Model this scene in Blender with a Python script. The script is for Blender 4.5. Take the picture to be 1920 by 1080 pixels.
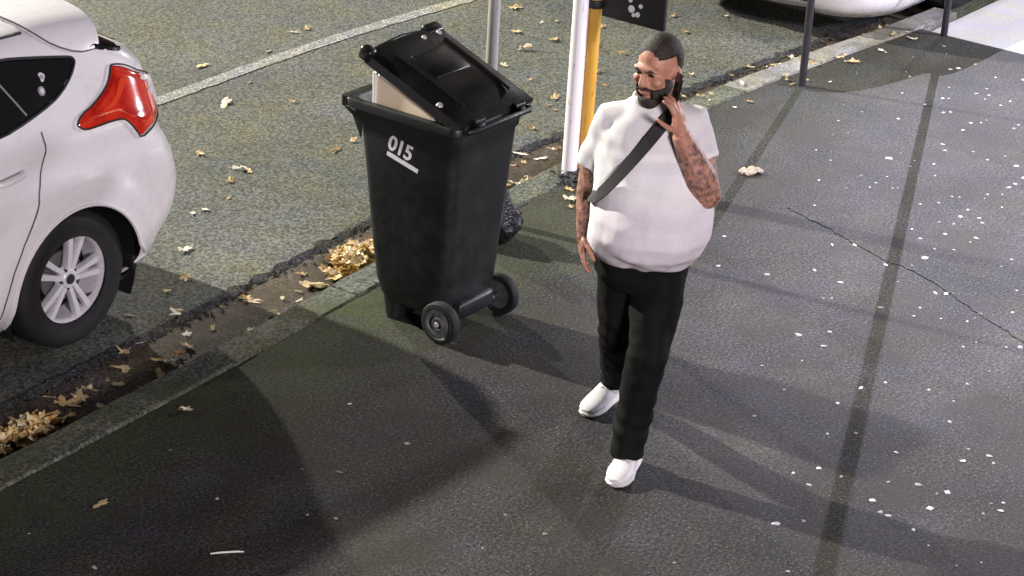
import bpy, bmesh, math, random
import numpy as np
from mathutils import Vector, Matrix, noise
from mathutils.geometry import delaunay_2d_cdt
random.seed(7); rng = np.random.default_rng(7)
S = bpy.context.scene
for o in list(bpy.data.objects): bpy.data.objects.remove(o)
COL = S.collection
PI = math.pi

SKY = .004
EXPO = 0.0
LAMPS = [   # street lamps across and along the road, a shop front and added fill lights on the camera's side; all outside the frame
 ('street_lamp_light_across', (5.8, 28.0, 12.9), 62000, (1.0, .97, .86), .28),
 ('street_lamp_light_corner', (16.5, 22.8, 7.0), 9500, (1.0, .95, .83), .20),
 ('street_lamp_light_far', (21.0, 7.7, 5.2), 700, (.95, .97, 1.0), .10),
 ('street_lamp_light_junction', (22.2, 9.88, 5.8), 14500, (.83, .80, 1.0), .015, (11.2, 4.3, 0), 21),
 ('shop_front_light', (15.6, 2.4, 3.0), 1500, (.92, .90, 1.0), .25),
 ('footpath_fill_light', (10.7, 0.3, 3.2), 3000, (.86, .83, 1.0), .35, (10.9, 3.8, 0), 76),  # invented fill spot, cone kept to the right-hand footpath
 ('camera_side_fill_light', (2.0, -2.6, 3.6), 3000, (1.0, .90, .96), .8),  # unseen fill added to brighten the car's side and the man's front
]

# ------------------------------------------------------------------ camera
# world: +X along the kerb, +Y across the road, Z up; footpath at z=0
PSI, PITCH, ROLL, CAMH, FPX = .60846, .41206, .060797, 4.559, 4431.12
fw = Vector((math.cos(PITCH)*math.cos(PSI), math.cos(PITCH)*math.sin(PSI), -math.sin(PITCH)))
rt = Vector((math.sin(PSI), -math.cos(PSI), 0)); up = rt.cross(fw)
cr = math.cos(ROLL)*rt + math.sin(ROLL)*up; cu = -math.sin(ROLL)*rt + math.cos(ROLL)*up
cam = bpy.data.cameras.new('camera'); camo = bpy.data.objects.new('camera', cam); COL.objects.link(camo)
cam.sensor_width = 36; cam.lens = 36*FPX/1920; cam.clip_end = 500
m = Matrix.Identity(4)
for i in range(3): m[i][0], m[i][1], m[i][2] = cr[i], cu[i], -fw[i]
m[2][3] = CAMH
camo.matrix_world = m; S.camera = camo

# ------------------------------------------------------------------ night sky and lamps
w = bpy.data.worlds.new('World'); S.world = w; w.use_nodes = True
nt = w.node_tree; bg = nt.nodes['Background']
sky = nt.nodes.new('ShaderNodeTexSky'); sky.sky_type = 'NISHITA'; sky.sun_disc = False
sky.sun_elevation = math.radians(2.0); sky.sun_rotation = math.radians(60); sky.air_density = 1.0
nt.links.new(sky.outputs[0], bg.inputs[0]); bg.inputs[1].default_value = SKY
def lamp(name, loc, power, col, radius, aim=None, size=150):
    l = bpy.data.lights.new(name, 'SPOT' if aim else 'POINT'); l.energy = power; l.color = col; l.shadow_soft_size = radius
    o = bpy.data.objects.new(name, l); COL.objects.link(o); o.location = loc
    if aim:
        l.spot_size = math.radians(size); l.spot_blend = 1.0
        o.rotation_euler = (Vector(aim)-Vector(loc)).to_track_quat('-Z', 'Y').to_euler()
    return o
for a in LAMPS: lamp(*a)
S.view_settings.view_transform = 'Standard'; S.view_settings.look = 'None'
S.view_settings.exposure = EXPO; S.view_settings.gamma = 1
try: S.view_settings.use_curve_mapping = False
except Exception: pass
S.render.engine = 'CYCLES'

# ------------------------------------------------------------------ helpers
def link(o, parent=None):
    COL.objects.link(o)
    if parent is not None: o.parent = parent
    return o
def tag(o, label=None, cat=None, group=None, kind=None):
    if label: o['label'] = label
    if cat: o['category'] = cat
    if group: o['group'] = group
    if kind: o['kind'] = kind
    return o
def empty(name, loc=(0,0,0), rz=0):
    o = bpy.data.objects.new(name, None); o.empty_display_size = .1
    COL.objects.link(o); o.location = loc; o.rotation_euler = (0,0,rz); return o
class MB:
    def __init__(s): s.v = []; s.f = []; s.mi = []
    def add(s, vs, fs, mi=0):
        b = len(s.v); s.v += [tuple(map(float, p)) for p in vs]
        s.f += [tuple(b+i for i in f) for f in fs]; s.mi += [mi]*len(fs); return s
    def loft(s, rings, closed=True, cap=True, mi=0):
        n = len(rings[0]); vs = [p for r in rings for p in r]; fs = []
        for i in range(len(rings)-1):
            for j in range(n if closed else n-1):
                k = (j+1) % n
                fs.append((i*n+j, i*n+k, (i+1)*n+k, (i+1)*n+j))
        if cap and closed:
            fs.append(tuple(range(n))[::-1]); fs.append(tuple((len(rings)-1)*n+j for j in range(n)))
        return s.add(vs, fs, mi)
    def tube(s, pts, rad, n=12, mi=0, flat=None):
        pts = [Vector(p) for p in pts]
        if not hasattr(rad, '__len__'): rad = [rad]*len(pts)
        rings = []; prev = None
        for i, p in enumerate(pts):
            d = (pts[min(i+1, len(pts)-1)]-pts[max(i-1, 0)]).normalized()
            if prev is None:
                a = Vector((0,0,1)) if abs(d.z) < .9 else Vector((1,0,0))
                u = d.cross(a).normalized()
            else: u = (prev - d*prev.dot(d)).normalized()
            prev = u; v = d.cross(u)
            rings.append([p + rad[i]*(math.cos(t)*u + math.sin(t)*v*(flat or 1)) for t in [2*PI*k/n for k in range(n)]])
        return s.loft(rings, mi=mi)
    def cap(s, a, b, ra, rb, n=14, mi=0):          # capsule with tapering radius
        a = Vector(a); b = Vector(b); d = (b-a); L = d.length; d = d/L
        pts = []; rs = []
        for t in (-80, -50, -20): pts.append(a+d*ra*math.sin(math.radians(t))); rs.append(ra*math.cos(math.radians(t)))
        for t in (.0, .33, .66, 1.): pts.append(a+d*L*t); rs.append(ra+(rb-ra)*t)
        for t in (20, 50, 80): pts.append(b+d*rb*math.sin(math.radians(t))); rs.append(rb*math.cos(math.radians(t)))
        return s.tube(pts, rs, n, mi)
    def ell(s, c, r, R=None, nu=20, nv=12, mi=0):
        c = Vector(c); vs = []; fs = []
        for i in range(nv+1):
            ph = PI*i/nv
            for j in range(nu):
                th = 2*PI*j/nu
                p = Vector((r[0]*math.sin(ph)*math.cos(th), r[1]*math.sin(ph)*math.sin(th), r[2]*math.cos(ph)))
                vs.append(c + (R @ p if R else p))
        for i in range(nv):
            for j in range(nu):
                k = (j+1) % nu; fs.append((i*nu+j, (i+1)*nu+j, (i+1)*nu+k, i*nu+k))
        return s.add(vs, fs, mi)
    def box(s, lo, hi, mi=0, M=None):
        x0, y0, z0 = lo; x1, y1, z1 = hi
        vs = [Vector(p) for p in ((x0,y0,z0),(x1,y0,z0),(x1,y1,z0),(x0,y1,z0),(x0,y0,z1),(x1,y0,z1),(x1,y1,z1),(x0,y1,z1))]
        if M: vs = [M @ p for p in vs]
        return s.add(vs, [(0,3,2,1),(4,5,6,7),(0,1,5,4),(1,2,6,5),(2,3,7,6),(3,0,4,7)], mi)
    def lathe(s, prof, c, axis='y', n=40, mi=0, closed_prof=False):
        c = Vector(c); rings = []
        for r, h in prof:
            ring = []
            for k in range(n):
                t = 2*PI*k/n
                if axis == 'y': ring.append(c+Vector((r*math.cos(t), h, r*math.sin(t))))
                elif axis == 'x': ring.append(c+Vector((h, r*math.cos(t), r*math.sin(t))))
                else: ring.append(c+Vector((r*math.cos(t), r*math.sin(t), h)))
            rings.append(ring)
        if closed_prof: rings.append(rings[0])
        return s.loft(rings, cap=not closed_prof, mi=mi)
    def mesh(s, name, merge=True):
        me = bpy.data.meshes.new(name); me.from_pydata(s.v, [], s.f)
        me.polygons.foreach_set('material_index', s.mi)
        bm = bmesh.new(); bm.from_mesh(me)
        if merge: bmesh.ops.remove_doubles(bm, verts=bm.verts, dist=1e-5)
        bmesh.ops.recalc_face_normals(bm, faces=bm.faces); bm.to_mesh(me); bm.free(); return me
    def build(s, name, mat, parent=None, smooth=True, bevel=0, seg=2, angle=35):
        me = s.mesh(name)
        if bevel:
            bm = bmesh.new(); bm.from_mesh(me)
            es = [e for e in bm.edges if len(e.link_faces) == 2 and e.calc_face_angle(0) > math.radians(angle)]
            bmesh.ops.bevel(bm, geom=es, offset=bevel, segments=seg, affect='EDGES', profile=.5, clamp_overlap=True)
            bm.to_mesh(me); bm.free()
        mats = mat if isinstance(mat, (list, tuple)) else [mat]
        for q in mats: me.materials.append(q)
        if smooth:
            me.shade_smooth()
            try: me.set_sharp_from_angle(angle=math.radians(40 if bevel == 0 else 50))
            except Exception: pass
        return link(bpy.data.objects.new(name, me), parent)
    def remesh(s, name, mat, parent, voxel, smooth=4, disp=None):
        me = s.mesh(name, merge=True); o = bpy.data.objects.new(name, me); COL.objects.link(o)
        r = o.modifiers.new('r', 'REMESH'); r.mode = 'VOXEL'; r.voxel_size = voxel
        if smooth:
            q = o.modifiers.new('s', 'SMOOTH'); q.factor = .5; q.iterations = smooth
        dg = bpy.context.evaluated_depsgraph_get(); new = bpy.data.meshes.new_from_object(o.evaluated_get(dg))
        bpy.data.objects.remove(o); bpy.data.meshes.remove(me); new.name = name; new.materials.clear()
        for q in (mat if isinstance(mat, (list, tuple)) else [mat]): new.materials.append(q)
        if disp:
            ns = [v.normal.copy() for v in new.vertices]
            for v, n_ in zip(new.vertices, ns): v.co += n_*disp(v.co)
        new.shade_smooth()
        return link(bpy.data.objects.new(name, new), parent)

# ------------------------------------------------------------------ materials
def mat(name, col=(.5,.5,.5), rough=.5, metal=0, coat=0, spec=.5, trans=0, emit=None):
    q = bpy.data.materials.new(name); q.use_nodes = True; b = q.node_tree.nodes['Principled BSDF']
    b.inputs['Base Color'].default_value = (*col, 1); b.inputs['Roughness'].default_value = rough
    b.inputs['Metallic'].default_value = metal; b.inputs['Coat Weight'].default_value = coat
    b.inputs['Specular IOR Level'].default_value = spec
    return q
class NT:
    def __init__(s, q): s.t = q.node_tree; s.b = s.t.nodes['Principled BSDF']; s._c = None
    def n(s, ty, **kw):
        x = s.t.nodes.new(ty)
        for k, v in kw.items():
            if k.startswith('i_'): x.inputs[int(k[2:]) if k[2:].isdigit() else k[2:].replace('_', ' ')].default_value = v
            else: setattr(x, k, v)
        return x
    def l(s, a, b): s.t.links.new(a, b)
    def co(s, space='Object'):
        if not s._c: s._c = s.n('ShaderNodeTexCoord')
        return s._c.outputs[space]
    def noise(s, scale, detail=4, rough=.55, vec=None):
        x = s.n('ShaderNodeTexNoise'); x.inputs['Scale'].default_value = scale; x.inputs['Detail'].default_value = detail
        x.inputs['Roughness'].default_value = rough; s.l(vec or s.co(), x.inputs['Vector']); return x.outputs['Fac']
    def ramp(s, fac, stops):
        x = s.n('ShaderNodeValToRGB'); e = x.color_ramp.elements
        while len(e) < len(stops): e.new(.5)
        for k, (p, c) in enumerate(stops):
            e[k].position = p; e[k].color = (*c, 1) if hasattr(c, '__len__') else (c, c, c, 1)
        s.l(fac, x.inputs[0]); return x.outputs[0]
    def mix(s, fac, a, b, mode='MIX'):
        x = s.n('ShaderNodeMix', data_type='RGBA', blend_type=mode)
        for v, i in ((fac, 0), (a, 6), (b, 7)):
            if hasattr(v, 'is_linked'): s.l(v, x.inputs[i])
            elif i == 0: x.inputs[0].default_value = v
            else: x.inputs[i].default_value = (*v, 1)
        return x.outputs[2]
    def bump(s, h, strength=.3, dist=.01):
        x = s.n('ShaderNodeBump'); x.inputs['Strength'].default_value = strength; x.inputs['Distance'].default_value = dist
        s.l(h, x.inputs['Height']); s.l(x.outputs[0], s.b.inputs['Normal'])
    def math(s, op, a, b=0):
        x = s.n('ShaderNodeMath', operation=op)
        for v, i in ((a, 0), (b, 1)):
            if hasattr(v, 'is_linked'): s.l(v, x.inputs[i])
            else: x.inputs[i].default_value = v
        return x.outputs[0]
    def col(s, c): s.l(c, s.b.inputs['Base Color'])
    def rough(s, c): s.l(c, s.b.inputs['Roughness'])
def asphalt(name, dark, mid, light, speck, specks=.62, patch=1.3, tint=None, rough=.85, grain=62, moss=False, gc=1.0):
    q = mat(name, mid, rough); t = NT(q)
    c = t.ramp(t.noise(patch, 5, .6), [(.32, dark), (.52, mid), (.72, light)])
    g = t.noise(grain, 3, .7)
    c = t.mix(1.0, c, t.ramp(g, [(.36, 1-.75*gc), (.5, 1-.05*gc), (.64, 1+.95*gc)]), 'MULTIPLY')
    sp = t.ramp(t.noise(grain*1.5, 2, .5), [(specks, 0.), (specks+.07, 1.)])
    c = t.mix(t.math('MULTIPLY', sp, .8*gc), c, speck)
    hue = t.noise(2.7, 5, .6)
    c = t.mix(1.0, c, t.ramp(hue, [(.34, (1.10,1.02,.82)), (.5, (1.,1.,1.)), (.66, (.95,.94,1.14))]), 'MULTIPLY')
    if tint:
        mk = t.ramp(t.noise(2.2, 4, .65), [(.47, 0.), (.62, 1.)])
        c = t.mix(t.math('MULTIPLY', mk, tint[1]), c, tint[0])
    if moss:      # moss and damp grime grown along the back of the kerb
        sx = t.n('ShaderNodeSeparateXYZ'); t.l(t.co(), sx.inputs[0])
        yy = t.math('ADD', sx.outputs[1], t.math('MULTIPLY', t.math('SUBTRACT', t.noise(1.6, 4), .5), .9))
        mk = t.math('MULTIPLY', t.ramp(t.math('SUBTRACT', yy, 5.5), [(.12, 0.), (.75, 1.)]), t.ramp(t.noise(9, 4), [(.35, .25), (.6, 1.)]))
        mk = t.math('MULTIPLY', mk, t.ramp(t.math('MULTIPLY', sx.outputs[0], .1), [(.88, 1.), (1.06, .25)]))
        c = t.mix(t.math('MULTIPLY', mk, .8), c, t.mix(1.0, (.042,.056,.015), t.ramp(g, [(.3, .4), (.68, 1.5)]), 'MULTIPLY'))
        # old stains and trodden patches
        st = t.ramp(t.noise(4.5, 6, .7), [(.56, 0.), (.70, 1.)])
        c = t.mix(t.math('MULTIPLY', st, .45), c, (.018,.016,.016))
    t.col(c); t.bump(g, .5, .005)
    t.b.inputs['Specular IOR Level'].default_value = .25
    return q
MT = {}
MT['road'] = asphalt('road_asphalt', (.064,.068,.055), (.080,.083,.067), (.100,.103,.083), (.20,.20,.18), .66, .9)
MT['path'] = asphalt('footpath_asphalt', (.016,.0145,.0135), (.030,.028,.027), (.048,.045,.045), (.14,.14,.145), .60, 1.5, ((.027,.023,.017), .6), moss=True)
MT['tar'] = asphalt('tar_edge', (.018,.018,.017), (.03,.03,.028), (.06,.06,.055), (.13,.13,.12), .60, 9)
MT['gutter'] = asphalt('gutter_concrete', (.045,.033,.021), (.066,.052,.036), (.10,.086,.066), (.18,.165,.14), .62, 3.5, ((.05,.035,.020), .7), rough=.7)
MT['kerb'] = asphalt('kerb_bluestone', (.056,.064,.046), (.085,.092,.068), (.135,.14,.115), (.20,.20,.18), .62, 5, ((.05,.060,.030), .7))
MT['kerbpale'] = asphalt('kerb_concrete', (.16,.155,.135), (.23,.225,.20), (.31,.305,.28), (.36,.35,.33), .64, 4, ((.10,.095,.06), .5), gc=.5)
MT['drive'] = asphalt('driveway_concrete', (.50,.49,.48), (.56,.55,.54), (.62,.61,.59), (.62,.61,.6), .66, 1.2, gc=.12)
q = asphalt('white_line_paint', (.18,.18,.16), (.26,.26,.235), (.34,.34,.315), (.10,.10,.085), .50, 14); MT['line'] = q
MT['ground'] = asphalt('distant_ground', (.05,.05,.045), (.06,.06,.055), (.08,.08,.07), (.1,.1,.1), .7, .2)
def leafmat(name, a, b, c):
    q = mat(name, b, .6); t = NT(q)
    oi = t.n('ShaderNodeObjectInfo')
    k = t.ramp(oi.outputs['Random'], [(0, a), (.5, b), (1, c)])
    t.col(t.mix(t.math('MULTIPLY', t.noise(60, 3), .5), k, a)); return q
MT['leaf'] = leafmat('fallen_leaf', (.30,.17,.06), (.64,.50,.25), (.84,.80,.68))
MT['fleck'] = leafmat('pale_scrap', (.14,.14,.14), (.42,.41,.40), (.82,.81,.80))
q = mat('heap_leaf', (.5,.35,.1), .6); t = NT(q)
t.col(t.ramp(t.noise(26, 2, .7), [(.28, (.26,.13,.04)), (.40, (.56,.34,.10)), (.52, (.74,.58,.28)), (.66, (.86,.80,.62))])); MT['heap'] = q
# vehicle
q = mat('white_car_paint', (.80,.78,.79), .28, coat=.7); t = NT(q)
t.col(t.ramp(t.noise(3, 4), [(.3, (.82,.795,.81)), (.7, (.87,.845,.86))])); t.rough(t.ramp(t.noise(14, 4), [(.3, .22), (.7, .36)])); MT['paint'] = q
q = mat('dark_glass', (.012,.013,.014), .06, spec=.6); t = NT(q); t.rough(t.ramp(t.noise(6, 4), [(.3, .05), (.75, .16)])); MT['glass'] = q
q = mat('black_trim', (.014,.014,.015), .55); t = NT(q); t.bump(t.noise(300, 2), .2, .002); MT['trim'] = q
q = mat('red_lens', (.60,.035,.012), .12, coat=.8); t = NT(q)
t.col(t.ramp(t.noise(11, 2), [(.35, (.45,.010,.008)), (.6, (.70,.035,.014))])); t.b.inputs['Subsurface Weight'].default_value = 0; MT['red'] = q
MT['redhi'] = mat('red_lens_inner', (.80,.065,.02), .1, coat=.8)
MT['clearlens'] = mat('clear_lens', (.88,.82,.84), .1, coat=.8)
MT['amber'] = mat('amber_lens', (.9,.42,.05), .12, coat=.8)
q = mat('tyre_rubber', (.018,.018,.019), .75); t = NT(q)
t.col(t.ramp(t.noise(25, 4), [(.3, (.006,.006,.0065)), (.7, (.013,.0125,.0125))])); MT['tyre'] = q
q = mat('alloy_wheel', (.80,.78,.80), .32, .25); t = NT(q); t.rough(t.ramp(t.noise(30, 4), [(.3, .22), (.7, .42)])); MT['alloy'] = q
MT['alloydark'] = mat('dark_alloy', (.16,.16,.165), .45, .4)  # plain darker metal of the brake disc
MT['hub'] = mat('hub_cap', (.03,.03,.032), .35)
MT['sticker'] = mat('window_sticker_print', (.72,.70,.74), .6)
MT['line_gap'] = mat('panel_gap', (.10,.09,.095), .8)
MT['seam'] = mat('window_seam', (.30,.29,.29), .4)
# bin
q = mat('black_bin_plastic', (.014,.016,.016), .46); t = NT(q)
t.col(t.ramp(t.noise(7, 5, .65), [(.3, (.006,.0075,.0075)), (.55, (.010,.012,.012)), (.8, (.024,.026,.025))]))
t.rough(t.ramp(t.noise(18, 5), [(.3, .36), (.7, .58)])); t.bump(t.noise(220, 2), .15, .002); MT['bin'] = q
q = mat('bin_lid_plastic', (.010,.010,.010), .24); t = NT(q)
t.col(t.ramp(t.noise(9, 5, .65), [(.35, (.005,.005,.005)), (.8, (.014,.0135,.013))])); t.rough(t.ramp(t.noise(40, 3), [(.3, .27), (.7, .33)])); MT['lid'] = q
q = mat('wheel_plastic', (.04,.042,.042), .5); t = NT(q); t.col(t.ramp(t.noise(40, 4), [(.3, (.05,.052,.052)), (.7, (.13,.135,.13))])); MT['bwheel'] = q
MT['white'] = mat('white_print', (.78,.78,.80), .5)
q = mat('cream_board', (.84,.72,.52), .7); t = NT(q); t.col(t.ramp(t.noise(5, 4), [(.3, (.82,.67,.45)), (.7, (.88,.77,.58))])); MT['cream'] = q
MT['board_edge'] = mat('board_edge', (.80,.78,.74), .6)
q = mat('bin_bag_film', (.010,.010,.013), .16, spec=.7); t = NT(q); t.bump(t.noise(28, 5, .7), .9, .02); MT['bag'] = q
# poles
def pole_mat(name, base, stain, rough, metal, amt=.55, scale=(14, 14, 3)):
    q = mat(name, base, rough, metal); t = NT(q)
    mp = t.n('ShaderNodeMapping'); mp.inputs['Scale'].default_value = scale; t.l(t.co(), mp.inputs[0])
    k = t.ramp(t.noise(1.0, 5, .65, mp.outputs[0]), [(amt, 0.), (amt+.1, 1.)])
    t.col(t.mix(k, base, stain)); t.rough(t.ramp(t.noise(20, 3), [(.3, rough-.1), (.7, min(1, rough+.1))])); return q
MT['galv'] = pole_mat('galvanised_pole', (.50,.48,.47), (.26,.19,.15), .42, .35, .60)
MT['whitepole'] = pole_mat('chipped_white_paint', (.80,.76,.77), (.22,.17,.11), .5, 0, .62, (16, 16, 5))
MT['ochre'] = pole_mat('yellow_rusty_paint', (.62,.34,.05), (.22,.10,.02), .35, 0, .60, (30, 30, 4))
MT['darkpole'] = pole_mat('dark_steel_pole', (.045,.042,.048), (.10,.09,.09), .38, .4, .6)
MT['sign'] = mat('black_sign_face', (.012,.012,.013), .5)
# person
q = mat('skin', (.48,.27,.19), .5); t = NT(q)
c = t.ramp(t.noise(22, 4), [(.3, (.40,.18,.12)), (.7, (.56,.29,.20))])
t.b.inputs['Subsurface Weight'].default_value = .06
vm = t.n('ShaderNodeVectorMath', operation='DISTANCE'); t.l(t.co(), vm.inputs[0]); vm.inputs[1].default_value = (.29, -.08, 1.33)
vm2 = t.n('ShaderNodeVectorMath', operation='DISTANCE'); t.l(t.co(), vm2.inputs[0]); vm2.inputs[1].default_value = (-.18, -.01, 1.08)
near = t.ramp(t.math('MINIMUM', vm.outputs['Value'], vm2.outputs['Value']), [(.16, 1.), (.21, 0.)])
ink = t.math('MULTIPLY', near, t.ramp(t.noise(48, 5, .7), [(.40, 0.), (.62, 1.)]))
t.col(t.mix(t.math('MULTIPLY', ink, .85), c, (.05,.04,.045))); MT['skin'] = q
q = mat('tshirt_cotton', (.55,.53,.54), .85); t = NT(q)
sx = t.n('ShaderNodeSeparateXYZ'); t.l(t.co(), sx.inputs[0])
zz = t.math('ADD', sx.outputs[2], t.math('MULTIPLY', t.noise(2.5, 2), .02))
zr = t.math('MULTIPLY', t.math('SUBTRACT', zz, .9), 1.4)
band = t.ramp(zr, [(.0, (.74,.68,.72)), (.34, (.72,.675,.71)), (.44, (.82,.81,.81)), (.56, (.80,.79,.80)), (.585, (.73,.72,.73)), (.63, (.73,.72,.73)), (.645, (.82,.81,.81)), (.67, (.81,.80,.80)), (.69, (.71,.70,.71)), (.9, (.73,.72,.72))])
t.col(t.mix(.35, band, t.ramp(t.noise(160, 3), [(.3, .8), (.7, 1.15)]), 'MULTIPLY')); t.bump(t.noise(260, 2), .25, .003); MT['shirt'] = q
q = mat('black_denim', (.014,.015,.013), .8); t = NT(q)
t.col(t.ramp(t.noise(6, 5), [(.3, (.003,.003,.003)), (.75, (.009,.0095,.008))])); t.bump(t.noise(120, 3), .3, .004); t.b.inputs['Specular IOR Level'].default_value = .15; MT['denim'] = q
q = mat('white_shoe', (.78,.77,.77), .6); t = NT(q); t.col(t.ramp(t.noise(18, 4), [(.3, (.70,.69,.69)), (.7, (.82,.81,.81))])); MT['shoe'] = q
MT['sole'] = mat('shoe_sole', (.62,.61,.60), .7)
q = mat('dark_hair', (.020,.014,.011), .7); t = NT(q); t.col(t.ramp(t.noise(120, 3), [(.3, (.010,.007,.006)), (.7, (.045,.032,.024))])); t.bump(t.noise(180, 3), .6, .006); MT['hair'] = q
MT['eye'] = mat('eye', (.03,.02,.015), .2); MT['lip'] = mat('lips', (.38,.15,.12), .5)
q = mat('dark_webbing', (.022,.020,.024), .75); t = NT(q); t.bump(t.noise(300, 2), .4, .003); MT['strap'] = q
MT['phone'] = mat('phone_glass', (.012,.012,.014), .12)

# ------------------------------------------------------------------ the setting
KX = np.array([-30., 3.5, 5.5, 7., 8.2, 9.2, 10., 11.7, 12.6, 13.9, 16., 60.])
KI = np.array([6.2, 6.2, 6.25, 6.34, 6.45, 6.54, 6.60, 6.68, 6.63, 6.50, 6.45, 6.45])      # back of kerb
GX = np.array([-30., 4., 6.2, 7., 7.6, 8., 8.9, 10.4, 11., 12., 13., 14.5, 60.])
GO = np.array([6.88, 6.88, 6.93, 6.985, 7.02, 7.07, 7.14, 7.215, 7.175, 7.09, 7.02, 6.98, 6.98])   # edge of the road surface
def ki(x): return float(np.mean([np.interp(x+d, KX, KI) for d in (-.5,-.25,0,.25,.5)]))
def go(x): return float(np.mean([np.interp(x+d, GX, GO) for d in (-.5,-.25,0,.25,.5)]))
KW = .20; ROADZ = -.09
# ground to the horizon
mb = MB(); mb.add([(-220,-220,-.42),(260,-220,-.42),(260,260,-.42),(-220,260,-.42)], [(0,1,2,3)])
tag(mb.build('ground', MT['ground'], smooth=False), kind='structure')
# road: surface sheet with a broken edge standing a little proud of the gutter
xs = np.concatenate([np.arange(-30, 4, 2.), np.arange(4, 16, .03), np.arange(16, 62, 2.)])
mb = MB(); top = []; low = []; far = []; mid = []
for x in xs:
    j = .030*noise.noise(Vector((x*4, 3, 0)))+.035*noise.noise(Vector((x*17, 9, 0)))+.02*noise.noise(Vector((x*45, 5, 0)))
    e = go(x)+j; h = .006*noise.noise(Vector((x*20, 1, 2)))
    low.append((x, e-.012, ROADZ-.05)); top.append((x, e, ROADZ+h)); mid.append((x, e+.12, ROADZ+.004)); far.append((x, 34., ROADZ+.004))
rows = [low, top, mid, far]; n = len(xs)
mb.add([p for r in rows for p in r], [(i*n+k, i*n+k+1, (i+1)*n+k+1, (i+1)*n+k) for i in range(3) for k in range(n-1)])
road = tag(mb.build('road', MT['road'], smooth=False), kind='structure')
# crumbled tar along the road edge
mb = MB()
for x in np.arange(4.5, 14.2, .02):
    if noise.noise(Vector((x*2.2, 7, 3))) < -.42: continue
    for _ in range(5):
        y = go(x)+rng.normal(0, .030)-.012; r = rng.uniform(.004, .012); z = ROADZ-.008
        a = rng.uniform(0, 6.28); nn = 6
        ring = [(x+r*rng.uniform(.7, 1.3)*math.cos(a+k*PI/3), y+r*rng.uniform(.7, 1.3)*math.sin(a+k*PI/3), z) for k in range(nn)]
        b = len(mb.v); mb.v += ring+[(x+rng.normal(0, .002), y, z+r*rng.uniform(.8, 1.5))]
        mb.f += [(b+k, b+(k+1) % nn, b+nn) for k in range(nn)]; mb.mi += [0]*nn
tag(mb.build('tar_crumbs', MT['tar'], smooth=False), 'crumbling dark tar edge of the road along the gutter', 'tar', kind='stuff')
mb = MB(); L = []; H = []  # dark jagged sheet painting in the shade below the road's lip
for x in np.arange(3, 15, .02):
    L.append((x, go(x)-.034+.03*noise.noise(Vector((x*13, 0, 4))), ROADZ-.0045)); H.append((x, go(x)+.004+.045*noise.noise(Vector((x*11, 5, 4)))+.02*noise.noise(Vector((x*40, 5, 4))), ROADZ+.0105))
n = len(L); mb.add(L+H, [(k, k+1, n+k+1, n+k) for k in range(n-1)])
mb.build('lip_shade_strip', MT['tar'], road, smooth=False)
# white parking line, worn, child of the road
mb = MB(); L = []; H = []
wl = lambda x: float(np.interp(x, [0, 9.3, 11.2, 12.4, 16, 40], [9.05, 9.18, 9.27, 9.17, 9.0, 8.9]))
for x in np.arange(3, 20, .05):
    jj = .014*noise.noise(Vector((x*9, 0, 0))); k2 = .014*noise.noise(Vector((x*9, 8, 0)))
    y = float(np.mean([wl(x+d) for d in (-.8, -.4, 0, .4, .8)]))
    L.append((x, y-.052+jj, ROADZ+.0085)); H.append((x, y+.052+k2, ROADZ+.0085))
n = len(L); mb.add(L+H, [(k, k+1, n+k+1, n+k) for k in range(n-1)])
mb.build('parking_line', MT['line'], road, smooth=False)
# gutter channel
xs = np.concatenate([np.arange(-30, 4, 2.), np.arange(4, 16, .1), np.arange(16, 62, 2.)]); n = len(xs)
rows = []
for f, z in ((0, -.115), (.12, -.122), (.45, -.112), (.8, -.100), (1.08, -.098)):
    rows.append([(x, ki(x)+KW-.01+f*(go(x)-ki(x)-KW+.02), z+.004*noise.noise(Vector((x*3, f*5, 0)))) for x in xs])
mb = MB(); mb.add([p for r in rows for p in r], [(i*n+k, i*n+k+1, (i+1)*n+k+1, (i+1)*n+k) for i in range(4) for k in range(n-1)])
tag(mb.build('gutter', MT['gutter']), kind='structure')
# footpath
xs = np.concatenate([np.arange(-30, 4, 2.), np.arange(4, 13.9, .15), [13.9]]); n = len(xs)
mb = MB(); rows = []
for f, z in ((0, 0.), (.5, 0), (.85, 0), (1, 0)):
    rows.append([(x, -4+f*(ki(x)+4), z) for x in xs])
rows.append([(x, ki(x), -.3) for x in xs]); nr = len(rows)
mb.add([p for r in rows for p in r], [(i*n+k, i*n+k+1, (i+1)*n+k+1, (i+1)*n+k) for i in range(nr-1) for k in range(n-1)])
path = tag(mb.build('footpath', MT['path'], smooth=False), kind='structure')
# crack winding across the footpath
ck = [(10.44,5.53),(10.40,5.42),(10.32,5.18),(10.25,5.02),(10.17,4.83),(10.14,4.63),(10.05,4.43),(9.95,4.26),(9.85,4.07),(9.72,3.82),(9.58,3.56),(9.5,3.2),(9.3,2.9)]
P = []
for (a, b), (c, d) in zip(ck, ck[1:]):
    for s in np.linspace(0, 1, 8)[:-1]: P.append((a+(c-a)*s+rng.normal(0, .006), b+(d-b)*s+rng.normal(0, .004)))
L = []; H = []
for i, (x, y) in enumerate(P):
    wv = .006+.009*abs(noise.noise(Vector((i*.5, 2, 2))))*(2 if i > 40 else 1.2)
    L.append((x-wv, y-wv*.4, .0035)); H.append((x+wv, y+wv*.4, .0035))
n = len(P); mb = MB(); mb.add(L+H, [(k, k+1, n+k+1, n+k) for k in range(n-1)])
mb.build('crack', MT['tar'], path, smooth=False)
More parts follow.
